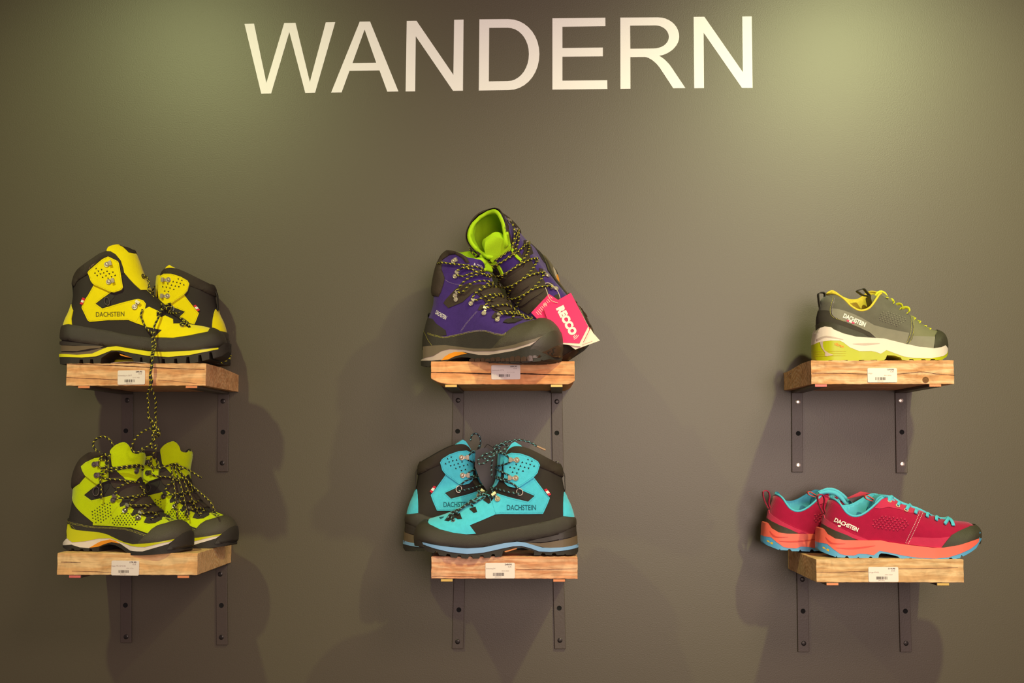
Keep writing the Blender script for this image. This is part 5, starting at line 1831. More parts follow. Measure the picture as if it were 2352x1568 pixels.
SP = trace_purple()
EP = thing('hiking_boot', (0, 0, 0), 'purple hiking boot standing upright in front of the leaning one', 'boot', 'pair of purple boots')
place0(SP, EP)
build_purple(SP, EP)
SP.text('printed_name', 'RECCO', (690, 268), (800, 305), 30, M_WHITE, EP, off=0.0012, bold=0.03)
lp = lambda pts, r=0.0017: SP.lace(pts, M_LACEY, EP, r)
lp([(245, 245, None, .03), (265, 238, None, .036), (330, 246, .007), (430, 252, .006), (540, 262, .006), (640, 268, .006)])
lp([(500, 345, .007), (540, 315, .006), (600, 295, .006), (690, 280, .006), (760, 310, .008), (860, 340, .004)])
lp([(500, 390, .007), (560, 412, .006), (640, 390, .008), (760, 360, .010), (880, 345, .004)])
lp([(505, 590, .007), (550, 520, .007), (620, 450, .008), (740, 400, .010), (890, 400, .004)])
lp([(520, 610, .007), (580, 600, .007), (660, 515, .009), (760, 488, .010), (850, 500, .010), (950, 560, .005)])
lp([(695, 690, .008), (710, 650, .008), (780, 580, .010), (850, 530, .011), (930, 500, .005)])
lp([(720, 720, .007), (820, 692, .009), (900, 668, .010), (1000, 672, .008), (1060, 705, .005)])
lp([(845, 800, .008), (880, 740, .010), (940, 695, .010), (1020, 650, .006)])
lp([(860, 820, .007), (980, 808, .009), (1090, 800, .008), (1180, 832, .005), (1260, 880, .004)])
lp([(1010, 895, .008), (1060, 880, .008), (1140, 890, .007), (1230, 870, .004)])
lp([(1025, 905, .007), (1130, 905, .007), (1260, 892, .004), (1340, 915, .003)])
lp([(1170, 945, .004), (1230, 900, .008), (1320, 925, .005), (1420, 942, .003), (1340, 950, .004), (1260, 920, .007), (1200, 905, .007)])
lp([(560, 300, .008), (660, 330, .009), (780, 400, .010), (880, 430, .005)])
lp([(760, 610, .010), (860, 560, .012), (960, 560, .005)])

# the boot that leans behind it, sole against the wall, seen from the front
SP2 = trace_purple()
EP2 = thing('hiking_boot', (0, 0, 0), 'purple hiking boot leaning upright against the wall, lime lining and laces to the front', 'boot', 'pair of purple boots')
build_purple(SP2, EP2, side_text=False)


def cross_lace(S, E, m, eyes):
    """criss-cross lacing over the instep between the hooks of both sides"""
    for k in range(len(eyes) - 1):
        for sd in (-1, 1):
            a, _n = S.frame(eyes[k], sd)
            b, _m2 = S.frame(eyes[k + 1], -sd)
            a = a + _n * 0.005
            b = b + _m2 * 0.005
            pts = []
            q0 = np.array(S.T(eyes[k]))
            q1 = np.array(S.T(eyes[k + 1]))
            n = 9
            for i in range(n + 1):
                t = i / n
                q = q0 + (q1 - q0) * t
                d, nr = seg_dist(q[None], S.fc)
                # walk from the side over the ridge to the other side
                h = abs(2 * t - 1)
                p2 = nr[0] + (q - nr[0]) * h
                y, _ = float(S.Y(np.array([p2[0]]), np.array([p2[1]]))[0]), 0
                Q, nn, r = S.surf(np.array([p2[0]]), np.array([p2[1]]), 0.0075 if sd < 0 else 0.0060)
                side = sd if t < 0.5 else -sd
                pts.append((Q[0][0], abs(Q[0][1]) * side if h > 0.02 else 0.0, Q[0][2]))
            tube('lace', pts, 0.0017, m, E, mx=S.mx)


cross_lace(SP2, EP2, M_LACEY, [h[1] for h in PUR_HOOKS])


def lean_pose(pitch, lean, twist):
    p = rad(pitch)
    B = Matrix(((0, 1, 0), (-math.cos(p), 0, -math.sin(p)), (-math.sin(p), 0, math.cos(p))))
    return Matrix.Rotation(rad(lean), 3, 'Y') @ B @ Matrix.Rotation(rad(twist), 3, 'X')


RL = lean_pose(46, -21, 17)
toe = Vector((SP2.fc[0][0], 0, SP2.fc[0][1]))
EP2.rotation_euler = RL.to_euler()
EP2.scale = (1.06, 1.06, 1.06)
EP2.location = at(1309, 818, -0.204) - RL @ (toe * 1.06)

# ================================================================== low approach shoes
M_GREYS = mat('grey_suede', (98, 93, 84), rough=0.9, var=0.16, vscale=80, bump=0.4, bscale=1200, spec=0.2, sheen=0.2)
M_GREYL = mat('light_grey_suede', (132, 126, 114), rough=0.9, var=0.12, vscale=80, bump=0.3, bscale=1200, spec=0.2, sheen=0.2)
M_GREYD = mat('dark_grey_suede', (66, 60, 54), rough=0.9, var=0.16, vscale=80, bump=0.3, bscale=1200, spec=0.2)
M_YTRIM = mat('mustard_trim', (214, 190, 56), rough=0.8, var=0.08, vscale=300, bump=0.3, bscale=1500)
M_YLACE = mat('citron_lace', (206, 206, 30), rough=0.7, var=0.08, vscale=400, bump=0.4, bscale=1600)
M_LIMES = mat('citron_rubber', (172, 176, 0), rough=0.45, var=0.05)
M_CREAM = mat('cream_foam', (226, 208, 198), rough=0.5, var=0.02)
M_CAPO = mat('olive_black_rubber', (58, 54, 40), rough=0.6, var=0.2, vscale=200, bump=0.4, bscale=1200)
M_TONG = mat('olive_tongue', (116, 112, 86), rough=0.9, var=0.1, bump=0.3, bscale=900)
M_OPRINT = mat('orange_print', (236, 140, 30), rough=0.6)
M_PINKP = mat('pink_print', (226, 44, 96), rough=0.6)

SD = Shoe((1850, 650), 6.918, (1150, 1215), -0.160, 0,
          heel=[(192, 900), (186, 760), (180, 660), (184, 560), (208, 450), (222, 350), (238, 280), (285, 220), (345, 190)],
          top=[(345, 190), (420, 172), (490, 182), (560, 218), (640, 282), (700, 348), (780, 408), (860, 442), (940, 438), (1020, 400), (1080, 330), (1130, 255), (1175, 190), (1215, 165)],
          front=[(2225, 1060), (2226, 980), (2212, 900), (2175, 822), (2110, 775), (1980, 745), (1850, 672), (1740, 590), (1620, 492), (1500, 400), (1400, 315), (1300, 228), (1215, 165)],
          bottom=[(1700, 1090), (1200, 980), (600, 920)],
          sole_x=((102, 1150), (2255, 1100)), shaft=0.034, zsh=(0.07, 0.12), plan=(0.032, 0.036, 0.035, 0.041, 0.048, 0.047, 0.042), Rh=0.034, Rf=0.042)
ED = thing('low_shoe', (0, 0, 0), 'grey suede low shoe with citron sole and laces, alone on its shelf', 'shoe')
place0(SD, ED)
S = SD
zd = S.T((880, 442))[1]
S.lift = (0.026, zd - 0.022, zd, S.T((870, 442))[0], 0.052)
S.shell('upper', M_GREYS, M_YTRIM, ED, thick=0.004)
RIMG = [(345, 190), (420, 172), (490, 182), (560, 218), (640, 282), (700, 348), (780, 408), (860, 442), (940, 438), (1020, 400), (1080, 330), (1130, 255), (1175, 190), (1215, 165)]


def rim(S, E, pts, m, r):
    """rolled collar edging on the near and the raised far side"""
    L = [S.T(q) for q in pts]
    A = catmull(L, 0.004)
    X_, Z_ = np.array([p[0] for p in A]), np.array([p[1] for p in A])
    y = S.Y(X_, Z_)
    w = S.w(X_, Z_)
    for sd in (-1, 1):
        P = []
        for x, z, yy, ww in zip(X_, Z_, y, w):
            zz = S.raised(x, yy, z) if sd > 0 else z
            P.append((x, sd * max(yy - 0.001, 0), zz + 0.001))
        tube('collar_edging', P, r, m, E, step=0.005)


rim(S, ED, RIMG, M_YTRIM, 0.0021)
S.patch('side_panel', [(428, 402), (520, 414), (620, 440), (760, 490), (900, 556), (1090, 668), (1300, 722), (1645, 792), (1600, 968), (1400, 922), (1240, 882), (1120, 872), (1020, 782), (850, 702), (650, 622), (470, 542), (425, 500)], M_GREYL, ED, off=0.0012)
S.patch('heel_panel', [(170, 470), (215, 440), (300, 430), (380, 440), (400, 500), (460, 540), (650, 622), (850, 702), (1010, 782), (1100, 880), (900, 800), (700, 725), (520, 660), (400, 622), (260, 618), (170, 660)], M_GREYD, ED, off=0.0011)
S.patch('heel_counter', [(160, 720), (185, 660), (260, 618), (400, 622), (520, 660), (700, 725), (900, 795), (1040, 875), (900, 900), (500, 860), (300, 780), (160, 800)], M_CAPO, ED, off=0.0018)
S.patch('vamp_panel', [(1648, 520), (1700, 540), (1850, 660), (1980, 735), (2110, 765), (2160, 800), (2060, 870), (1705, 846), (1712, 700)], M_TONG, ED, off=0.0012)
S.patch('vamp_panel', [(1705, 842), (2062, 860), (2030, 1040), (1620, 975), (1690, 900)], M_GREYL, ED, off=0.0016)
S.patch('toe_cap', [(2025, 1040), (2048, 900), (2052, 835), (2090, 780), (2110, 740), (2240, 800), (2260, 980), (2222, 1100), (2100, 1060)], M_CAPO, ED, off=0.0028, thick=0.004)
for o in (0, 38):
    S.stitches('stitching', [(1632 + o, 500), (1668 + o, 600), (1672 + o, 720), (1650 + o, 850), (1600 + o, 968)], M_THREADY, ED, off=0.0020, sm=1, pitch=0.0024, ln=0.0014)
for o in (0, 26):
    S.stitches('stitching', [(450 + o, 212), (420 + o, 320), (398 + o, 440), (420 + o, 520), (480 + o, 560), (620, 612)], M_THREADY if o == 0 else M_THREADW, ED, off=0.0016, sm=1)
S.marks('embossed_triangles', S.perf(1370, 565, 420, 190, 20, 6, 9, 9, lambda x, y: (x - 1370) ** 2 / 230 ** 2 + (y - 565) ** 2 / 130 ** 2 < 1), M_GREYL, ED, 0.0014)
S.text('printed_name', 'DACHSTEIN', (590, 545), (938, 694), 58, M_WHITE, ED, off=0.0018, bold=0.035, shear=0.0)
for a, b, m in ((655, 690, M_PINKP), (692, 732, M_WHITE), (734, 775, M_PINKP)):
    z0 = 592 + (a - 655) * 0.42
    S.patch('side_tag', [(a, z0 - 10), (b, z0 + 4), (b - 6, z0 + 26), (a - 6, z0 + 12)], m, ED, off=0.0020, thick=0.001, both=False)
S.solid('midsole', [(125, 975), (150, 890), (190, 770), (230, 712), (300, 690), (400, 700), (450, 740), (600, 802), (800, 852), (1000, 866), (1240, 880), (1400, 920), (1600, 970), (1800, 1010), (2030, 1036), (2150, 1020), (2215, 990), (2252, 1045), (2248, 1080), (2235, 1120), (2180, 1160), (2000, 1195), (1700, 1190), (1550, 1165), (1400, 1110), (1280, 1065), (1230, 1100), (1190, 1122), (1100, 1090), (1040, 1080), (850, 1082), (700, 1022), (600, 945), (540, 915), (400, 912), (220, 935)], M_CREAM, ED, off=0.0022)
for q in ([(165, 900), (300, 840), (420, 850), (600, 900), (420, 875), (300, 868), (170, 925)], [(740, 965), (950, 955), (1180, 958), (1000, 985), (860, 985)]):
    S.solid('sole_groove', q, M_FOAML, ED, off=0.0026, sm=1)
S.solid('outsole', [(106, 1080), (128, 972), (220, 935), (400, 912), (540, 915), (600, 945), (700, 1022), (850, 1082), (1040, 1080), (1100, 1090), (1190, 1122), (1230, 1100), (1280, 1065), (1400, 1110), (1550, 1165), (1700, 1190), (2000, 1195), (2180, 1160), (2235, 1120), (2254, 1080), (2252, 1130), (2225, 1180), (2180, 1205), (2165, 1222), (2060, 1226), (2045, 1206), (1990, 1206), (1975, 1228), (1910, 1230), (1895, 1210), (1840, 1210), (1825, 1232), (1720, 1234), (1705, 1210), (1650, 1208), (1632, 1230), (1530, 1222), (1510, 1184), (1400, 1150), (1290, 1145), (1270, 1200), (1245, 1226), (1140, 1236), (1130, 1220), (1030, 1224), (1015, 1238), (940, 1240), (925, 1222), (850, 1224), (835, 1240), (680, 1242), (665, 1224), (580, 1226), (565, 1240), (440, 1242), (425, 1226), (360, 1228), (345, 1240), (200, 1236), (150, 1212), (112, 1160)], M_LIMES, ED, off=0.0018)
S.solid('heel_slash', [(222, 935), (272, 930), (272, 1010), (300, 1070), (360, 1110), (440, 1142), (330, 1165), (300, 1150), (310, 1110), (250, 1030)], M_FOAML, ED, off=0.0026)
for k in range(3):
    S.solid('heel_groove', [(115 + 8 * k, 1090 + 34 * k), (300, 1082 + 36 * k), (620, 1080 + 36 * k), (640, 1084 + 36 * k), (300, 1092 + 36 * k), (115 + 8 * k, 1098 + 34 * k)], P_YEL['stitch'], ED, off=0.0022)
lo = [(450, 950), (600, 1000), (610, 1035), (450, 980)]
V0 = [S.Ts(q) for q in lo]
dd = np.array(V0[1]) - np.array(V0[0])
tv, tf_ = text_2d('vibram', 0.03, 0.1)
dl = np.linalg.norm(dd)
du = dd / dl
PP = np.array(V0[3])[None] + tv[:, :1] * (dl / tv[:, 0].max()) * du[None] + tv[:, 1:] * 0.0048 * np.array([-du[1], du[0]])[None]
S.out('sole_print', [(p[0], -(float(S.Ysole(np.array([p[0]]))[0]) + 0.0025), p[1]) for p in PP], tf_, M_OPRINT, ED, smooth=False)
# tongue, loops and laces
C2 = lambda S, l, h=0.02: [S.loc(q, h) for q in l]
S.solid('tongue', C2(S, [(1010, 300), (1000, 220), (1030, 200), (1080, 225), (1130, 250), (1180, 165), (1230, 200), (1330, 290), (1300, 330), (1200, 300), (1100, 380), (1040, 380)], 0.0), M_TONG, ED, fn=lambda x, z: 0.019 + 0 * x, raw=True, sm=1)
S.ribbon('pull_loop', [(325, 470), (300, 380), (305, 240), (300, 160), (255, 150), (208, 165), (208, 250), (222, 350), (245, 460)], 0.014, M_STRAP, ED, thick=0.0014)
S.ribbon('tongue_loop', [(1025, 205), (960, 130), (925, 92), (870, 105), (815, 124), (860, 160), (905, 190), (1000, 205)], 0.013, M_STRAP, ED, thick=0.0014)


def flat_lace(S, pts, m, E, r=0.0030, depth=None):
    P = []
    for q in pts:
        P.append(tuple(S.air(q[:2], q[3])) if len(q) == 4 else tuple(S.pt(q[:2], q[2])))
    return tube('lace', P, r, m, E, seg=8, flat=0.38, flatdir=(0, 1, 0) if False else None, mx=S.mx)


for pts in ([(1110, 250, None, .012), (1125, 190, None, .014), (1160, 150, None, .014), (1205, 138, None, .014), (1260, 165, None, .013), (1290, 215, None, .012), (1285, 250, .003)],
            [(1340, 262, None, .006), (1372, 262, None, .009), (1395, 290, None, .011), (1388, 330, .003)],
            [(1442, 350, None, .004), (1480, 328, None, .008), (1530, 345, None, .012), (1540, 385, None, .014), (1490, 425, .003)],
            [(1535, 405, None, .004), (1585, 385, None, .008), (1640, 400, None, .012), (1650, 445, None, .014), (1600, 492, .003)],
            [(1670, 532, None, .002), (1700, 545, None, .008), (1718, 585, .003)],
            [(1745, 595, None, .002), (1780, 605, None, .008), (1800, 640, .003)],
            [(1850, 660, None, .002), (1875, 672, None, .008), (1890, 700, .003)],
            [(1900, 700, None, .002), (1935, 720, None, .006), (1970, 745, .002)]):
    flat_lace(S, pts, M_YLACE, ED, 0.0026)

# ---- crimson pair
M_CRIM = mat('crimson_suede', (166, 18, 62), rough=0.9, var=0.14, vscale=90, bump=0.4, bscale=1300, spec=0.2, sheen=0.3)
M_CRIML = mat('crimson_toe_suede', (196, 46, 84), rough=0.88, var=0.1, vscale=90, bump=0.3, bscale=1300, spec=0.25, sheen=0.3)
M_TURQ = mat('turquoise_trim', (84, 188, 216), rough=0.75, var=0.06, vscale=400, bump=0.3, bscale=1500)
M_CORAL = mat('coral_foam', (244, 106, 86), rough=0.5, var=0.03, vscale=20)
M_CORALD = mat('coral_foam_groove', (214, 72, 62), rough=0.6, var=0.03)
M_SKY = mat('sky_blue_rubber', (84, 160, 206), rough=0.45, var=0.04)
M_YPRINT = mat('yellow_print', (240, 190, 30), rough=0.6)
M_EYE = mat('pale_eyelet', (226, 200, 160), rough=0.5)


def trace_red():
    return Shoe((1870, 1110), 5.88, (1100, 1045), -0.185, 0,
                heel=[(95, 760), (98, 640), (108, 540), (130, 420), (165, 310), (190, 240), (228, 205)],
                top=[(228, 205), (290, 225), (350, 278), (400, 350), (450, 410), (520, 446), (600, 445), (680, 410), (760, 350), (850, 268), (920, 205), (985, 178)],
                front=[(2210, 800), (2222, 730), (2220, 650), (2202, 605), (2160, 568), (2110, 535), (2050, 515), (1950, 505), (1860, 496), (1700, 462), (1560, 412), (1420, 362), (1290, 310), (1150, 248), (1060, 198), (985, 178)],
                bottom=[(1700, 930), (1100, 860), (500, 830)],
                sole_x=((20, 850), (2240, 720)), shaft=0.034, zsh=(0.07, 0.12), plan=(0.032, 0.036, 0.035, 0.041, 0.048, 0.047, 0.042), Rh=0.034, Rf=0.042)


RIMR = [(228, 205), (290, 225), (350, 278), (400, 350), (450, 410), (520, 446), (600, 445), (680, 410), (760, 350), (850, 268), (920, 205), (985, 178)]


def build_red(S, E, printed=True):
    zd = S.T((560, 446))[1]
    S.lift = (0.0145, zd - 0.022, zd, S.T((610, 446))[0], 0.052)
    S.shell('upper', M_CRIM, M_TURQ, E, thick=0.004)
    rim(S, E, RIMR, M_TURQ, 0.0020)
    S.patch('toe_panel', [(1230, 815), (1330, 725), (1500, 732), (1700, 735), (1830, 720), (1780, 780), (1712, 868), (1500, 850)], M_CRIML, E, off=0.0012)
    S.patch('eyestay', [(905, 215), (985, 165), (1060, 190), (1290, 300), (1420, 352), (1500, 380), (1430, 400), (1290, 400), (1150, 350), (1000, 320), (880, 340), (820, 330)], M_CRIML, E, off=0.0011)
    S.patch('heel_panel', [(130, 410), (150, 470), (200, 510), (330, 590), (520, 680), (730, 762), (640, 775), (500, 730), (300, 645), (180, 585), (105, 540)], M_CRIML, E, off=0.0012)
    S.patch('heel_counter', [(90, 520), (110, 540), (180, 582), (300, 640), (450, 700), (560, 758), (540, 800), (300, 800), (150, 720), (80, 640)], M_CAPO, E, off=0.0018)
    S.patch('toe_cap', [(1705, 875), (1780, 782), (1850, 702), (1950, 650), (2100, 590), (2165, 560), (2240, 600), (2260, 740), (2210, 800), (1950, 850), (1750, 900)], M_CAPO, E, off=0.0028, thick=0.004)
    for o in (0, 42):
        S.stitches('stitching', [(1418 + o, 385), (1390 + o, 470), (1330 + o, 600), (1225 + o, 815)], M_WHITE, E, off=0.0018, sm=1, pitch=0.003, ln=0.0018)
    S.stitches('stitching', [(262, 250), (230, 330), (180, 400), (180, 490), (330, 575), (520, 665), (720, 755)], M_CRIML, E, off=0.0016)
    S.marks('embossed_triangles', S.perf(1030, 535, 520, 190, 8, 6, 10, 14, lambda x, y: (x - 1030) ** 2 / 265 ** 2 + (y - 535) ** 2 / 110 ** 2 < 1), M_CRIML, E, 0.0012)
    S.marks('embossed_shadow', [tuple((x + 5, y + 6) for x, y in t) for t in S.perf(1030, 535, 520, 190, 8, 6, 10, 14, lambda x, y: (x - 1030) ** 2 / 265 ** 2 + (y - 535) ** 2 / 110 ** 2 < 1)], mat('crimson_emboss_shade', (110, 10, 40), rough=0.9), E, 0.0008)  # darker shifted copies paint shade beside the embossed triangles
    if printed:
        S.text('printed_name', 'DACHSTEIN', (270, 512), (580, 652), 44, M_WHITE, E, off=0.0016, bold=0.035)
    if printed:
        S.patch('side_tag', [(322, 560), (368, 566), (356, 588), (326, 584)], M_WHITE, E, off=0.0020, thick=0.001, both=False)
    S.solid('midsole', [(50, 792), (62, 740), (70, 660), (88, 610), (110, 600), (132, 612), (180, 682), (280, 742), (400, 762), (750, 766), (900, 766), (1000, 790), (1300, 832), (1600, 866), (1750, 864), (1950, 830), (2130, 770), (2218, 738), (2212, 780), (2190, 810), (2100, 882), (1950, 950), (1800, 996), (1600, 1010), (1400, 1000), (1200, 970), (980, 925), (880, 905), (800, 965), (700, 950), (600, 945), (530, 970), (420, 965), (350, 950), (250, 880), (170, 812)], M_CORAL, E, off=0.0024)
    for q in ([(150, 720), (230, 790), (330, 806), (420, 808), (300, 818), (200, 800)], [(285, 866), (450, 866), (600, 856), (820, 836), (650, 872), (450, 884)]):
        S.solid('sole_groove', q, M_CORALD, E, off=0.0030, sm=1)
    S.solid('outsole', [(22, 840), (50, 790), (110, 798), (170, 812), (250, 880), (350, 950), (420, 965), (530, 970), (600, 945), (700, 950), (800, 965), (880, 905), (980, 925), (1200, 970), (1400, 1000), (1600, 1010), (1800, 996), (1950, 950), (2100, 882), (2190, 810), (2218, 740), (2222, 650), (2236, 660), (2240, 720), (2225, 790), (2180, 870), (2100, 930), (2000, 985), (1985, 962), (1965, 1005), (1870, 1022), (1852, 1000), (1820, 1004), (1802, 1034), (1700, 1040), (1684, 1016), (1650, 1018), (1634, 1048), (1520, 1050), (1502, 1020), (1466, 1018), (1448, 1040), (1330, 1034), (1312, 1004), (1280, 1004), (1260, 1026), (1160, 1018), (1130, 985), (1060, 965), (960, 945), (900, 940), (872, 960), (862, 1004), (790, 1012), (770, 985), (745, 985), (725, 1016), (610, 1010), (590, 986), (572, 1012), (470, 1010), (448, 980), (425, 980), (408, 1000), (310, 996), (300, 975), (286, 992), (200, 960), (100, 920), (40, 875)], M_SKY, E, off=0.0018)
    V = [S.Ts(q) for q in ((112, 850), (200, 890), (192, 918), (108, 868))]
    S.out('sole_print', [(v[0], -(float(S.Ysole(np.array([v[0]]))[0]) + 0.0024), v[1]) for v in V], [(0, 3, 2, 1)], M_YPRINT, E, smooth=False)
    S.solid('tongue', C2(S, [(745, 400), (760, 330), (800, 210), (850, 165), (950, 150), (1010, 185), (1060, 240), (960, 300), (850, 380)], 0.0), M_TURQ, E, fn=lambda x, z: 0.018 + 0 * x, raw=True, sm=1)
    S.ribbon('pull_loop', [(150, 400), (128, 330), (140, 220), (118, 160), (80, 146), (48, 160), (52, 240), (80, 320), (120, 400)], 0.012, M_CRIM, E, thick=0.0014)
    S.ribbon('tongue_loop', [(850, 245), (780, 200), (700, 160), (680, 172), (700, 205), (780, 235), (850, 255)], 0.011, M_CORALD, E, thick=0.0014)
    for q in ((1012, 246), (1122, 308), (1238, 368)):
        S.ring(q, 0.0032, 0.0030, 0, 0.0009, M_EYE, E, 'eyelet', lift=0.002)
    for pts in ([(1010, 250, .002), (1012, 225, .004), (1050, 200, .004), (1060, 192, .003)],
                [(1124, 305, .002), (1140, 275, .004), (1175, 252, .004)],
                [(1240, 366, .002), (1258, 335, .004), (1290, 312, .004)],
                [(1362, 420, .003), (1370, 385, .004), (1405, 350, .004)],
                [(1518, 465, .003), (1528, 425, .004), (1555, 395, .004)],
                [(1640, 510, .003), (1648, 470, .004), (1672, 435, .004)],
                [(1755, 560, .003), (1785, 525, .004), (1815, 490, .004)],
                [(1875, 585, .003), (1855, 540, .004), (1825, 500, .004), (1780, 482, .004)]):
        flat_lace(S, pts, M_TURQ, E, 0.0030)
    flat_lace(S, [(930, 168, .003), (980, 172, .002), (1050, 200, .002), (1150, 262, .002), (1290, 318, .002), (1420, 366, .002), (1560, 410, .002), (1680, 455, .002), (1780, 488, .002)], M_TURQ, E, 0.0022)


SR = trace_red()
ER = thing('low_shoe', (0, 0, 0), 'crimson low shoe with coral and blue sole, whole in view in front', 'shoe', 'pair of crimson shoes')
place0(SR, ER)
build_red(SR, ER)
SR2 = trace_red()
ER2 = thing('low_shoe', (0, 0, 0), 'crimson low shoe half hidden behind the other, heel overhanging the shelf', 'shoe', 'pair of crimson shoes')
build_red(SR2, ER2, False)
put(SR2, ER2, SR2.loc((22, 850), 0), (1720 + 118 / 4.2, 1090 + 622 / 4.2 + 1.5), -0.085, sc=(0.99, 0.97, 0.99))
# bundle of turquoise laces over the rear shoe
B6 = lambda q, y: at(1720 + q[0] / 4.2, 1090 + q[1] / 4.2, y)
inv2 = Matrix.Translation(ER2.location) @ ER2.rotation_euler.to_matrix().to_4x4() @ Matrix.Diagonal((*ER2.scale, 1))
inv2 = inv2.inverted()
for k, pts in enumerate((
        [(672, 172), (720, 152), (800, 145), (870, 170), (920, 215), (970, 270), (1010, 322)],
        [(690, 165), (760, 140), (830, 148), (900, 190), (960, 250), (1000, 300), (1020, 318)],
        [(700, 178), (780, 160), (860, 185), (910, 235), (940, 290), (950, 330)],
        [(680, 180), (740, 168), (820, 175), (880, 215), (930, 270), (980, 330)])):
    P = [tuple(inv2 @ B6(q, -0.10 - 0.006 * k)) for q in pts]
    tube('lace', P, 0.0028, M_TURQ, ER2, seg=8, flat=0.5)

# ================================================================== hang tags and loose paper
M_PINK = mat('pink_card', (240, 24, 104), rough=0.45, var=0.02)
M_PALE = mat('pale_card', (244, 216, 202), rough=0.5, var=0.02)
M_BLKC = mat('black_card', (38, 32, 30), rough=0.35, var=0.1)
M_REDC = mat('red_card', (190, 26, 56), rough=0.45, var=0.05)
M_CORD = mat('tag_cord', (214, 196, 178), rough=0.6)


def card(name, pts, depths, m, parent, conv, thick=0.0007):
    """stiff card: corners at given distances from the wall plane, with thickness"""
    P = [conv(q, y) for q, y in zip(pts, depths)]
    n = (P[1] - P[0]).cross(P[2] - P[0]).normalized()
    if n.y > 0:
        n = -n
    k = len(P)
    V = [p + n * thick / 2 for p in P] + [p - n * thick / 2 for p in P]
    F = [tuple(range(k)), tuple(range(2 * k - 1, k - 1, -1))] + [(i, (i + 1) % k, (i + 1) % k + k, i + k) for i in range(k)]
    return mesh_obj(name, V, F, m, parent, smooth=False, recalc=True), n


T10 = lambda q, y: at(1210 + q[0] / 10.456, 660 + q[1] / 10.456, y - 0.030 * q[1] / 1400)
tagP = thing('hang_tag', (0, 0, 0), 'bright pink folded hang tag with white lettering RECCO beside the purple boots', 'tag')
yt = -0.236
fc1, nf = card('front_card', [(400, 505), (1055, 130), (1480, 935), (1500, 1010), (1300, 1420), (700, 1340)], [yt] * 6, M_PALE, tagP, T10)
card('printed_panel', [(400, 500), (1058, 128), (1474, 935), (1268, 1340), (700, 1315)], [yt - .0012] * 5, M_PINK, fc1, T10, 0.0006)
card('back_card', [(105, 605), (530, 155), (800, 330), (800, 1000), (280, 790)], [yt + .006] * 5, M_PINK, tagP, T10)
card('inner_card', [(1490, 945), (1530, 985), (1600, 1100), (1755, 1275), (1165, 1490), (900, 1300), (1200, 1200)], [yt + .004] * 7, M_PALE, tagP, T10)
card('red_edge', [(1478, 935), (1528, 985), (1370, 1305), (1358, 1300), (1470, 1010)], [yt + .0022] * 5, M_REDC, tagP, T10)
a = T10((712, 500), yt - .0022)
b = T10((1060, 1165), yt - .0022)
rt = (b - a).normalized()
upv = (Vector((0, -1, 0))).cross(rt).normalized()
if upv.x < 0:
    upv = -upv
flat_text('printed_name', 'RECCO', a, rt, upv, 0.0123, M_WHITE, tagP, width=(b - a).length, bold=0.075, lift=0.0)
for k, rr in enumerate((0.0050, 0.0080, 0.0110)):
    c0 = T10((1070, 1080), yt - .002)
    P = [tuple(c0 + rt * (rr * 0.85 * math.cos(t)) + upv * (rr * math.sin(t)) + rt * 0.004) for t in [rad(x) for x in range(-8, 62, 10)]]
    tube('signal_arc', P, 0.0006, M_WHITE, tagP, seg=5, step=0.001)
rng = random.Random(3)
for (ox, oy, n1, ln) in ((395, 390, 6, 120), (215, 585, 7, 190)):
    V, Fc = [], []
    for i in range(n1):
        x0, y0 = ox + i * 34, oy - i * 34
        L_ = ln * rng.uniform(0.6, 1.0)
        q = [(x0, y0), (x0 + 8, y0 - 8), (x0 + 8 + L_ * 0.55, y0 - 8 + L_ * 0.62), (x0 + L_ * 0.55, y0 + L_ * 0.62)]
        k = len(V)
        V += [T10(p, yt + .0048) for p in q]
        Fc.append((k, k + 1, k + 2, k + 3))
    o = mesh_obj('printed_text', V, Fc, M_PALE, tagP, smooth=False)
    o['kind'] = 'stuff'
flat_text('printed_text', 'www.reccotechnology.com', T10((1335, 1385), yt + .0030), (T10((1590, 1290), yt) - T10((1335, 1385), yt)).normalized(), Vector((0, 0, 1)), 0.0016, M_REDC, tagP, width=0.0185, lift=0.0002)
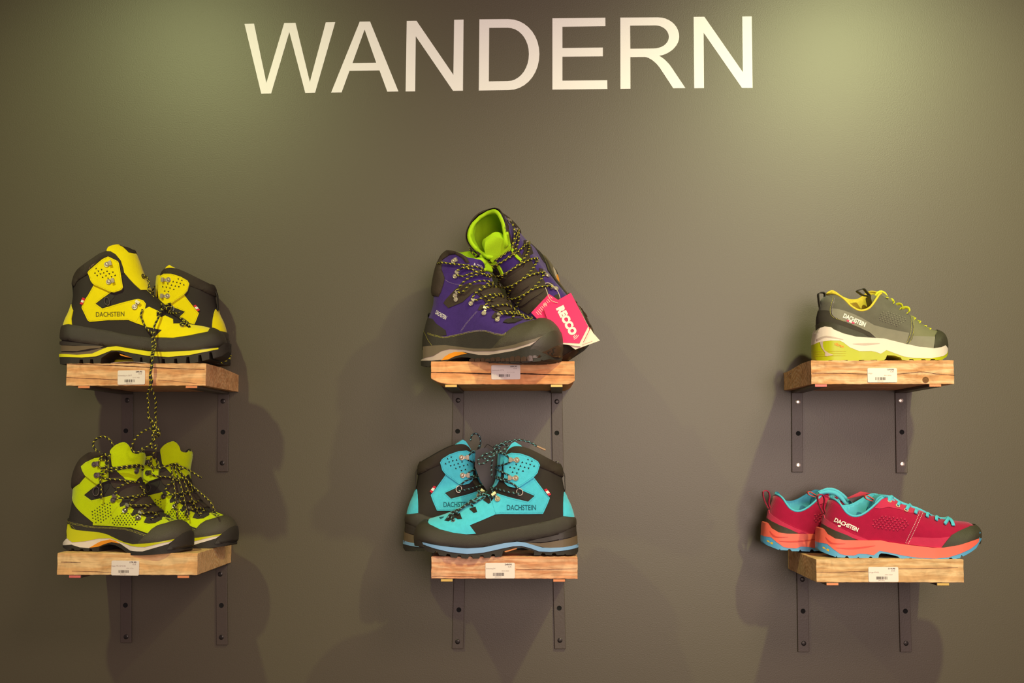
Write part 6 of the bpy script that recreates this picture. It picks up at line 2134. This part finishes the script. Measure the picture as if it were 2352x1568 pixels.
tube('tag_cord', [tuple(T10(q, y)) for q, y in (((445, 0), yt), ((480, 90), yt), ((530, 225), yt - .004), ((600, 320), yt - .004), ((690, 355), yt - .004), ((745, 372), yt - .003))], 0.0006, M_CORD, tagP, seg=5)
tube('tag_cord', [tuple(T10(q, y)) for q, y in (((440, -100), yt), ((520, -110), yt), ((640, -30), yt), ((740, 90), yt), ((790, 210), yt), ((800, 260), yt - .002))], 0.0006, M_CORD, tagP, seg=5)

T6 = lambda q, y: at(1870 + q[0] / 5.88, 1110 + q[1] / 5.88, y)
tagR = thing('hang_tag', (0, 0, 0), 'red and black hang tag cards lying between the crimson shoes', 'tag')
card('back_card', [(440, 195), (625, 108), (760, 130), (900, 160), (1040, 182), (860, 210), (560, 270)], [-.115] * 7, M_REDC, tagR, T6)
card('front_card', [(455, 205), (640, 165), (800, 122), (880, 158), (740, 220), (545, 278)], [-.135] * 6, M_BLKC, tagR, T6)

TB = lambda q, y: at(920 + q[0] / 5.226, 990 + q[1] / 5.226, y)
tagB = thing('hang_tag', (0, 0, 0), 'black hang tag card hanging between the two turquoise boots', 'tag')
card('card', [(900, 230), (1010, 190), (1120, 240), (1190, 330), (1160, 520), (1110, 690), (1040, 720), (960, 600), (890, 420)], [-.150] * 9, M_BLKC, tagB, TB)
tube('tag_cord', [tuple(TB(q, -.156)) for q in ((1010, 200), (1040, 160), (1100, 190), (1150, 215))], 0.0006, M_STRAP, tagB, seg=5)

# white slip of paper under the yellow boot, bent over the front edge of the block
V, F_ = [], []
n = 16
for i in range(n + 1):
    t = i / n
    p = at(254 + 82 * t, 833.2, -0.2502)
    h = 0.0021 * math.sin(math.pi * t) ** 0.7
    for (yy, zz) in ((-0.2504, p.z - 0.0002 + h), (-0.235, p.z + 0.0006 + h), (-0.215, p.z + 0.0006)):
        V.append((p.x, yy, zz))
for i in range(n):
    for k in range(2):
        a_ = i * 3 + k
        F_.append((a_, a_ + 3, a_ + 4, a_ + 1))
slip = mesh_obj('paper_slip', V, F_, M_PALE, smooth=True)
slip.modifiers.new('thickness', 'SOLIDIFY').thickness = 0.0004
tag(slip, 'small white slip of paper poking out under the front yellow boot', 'paper')
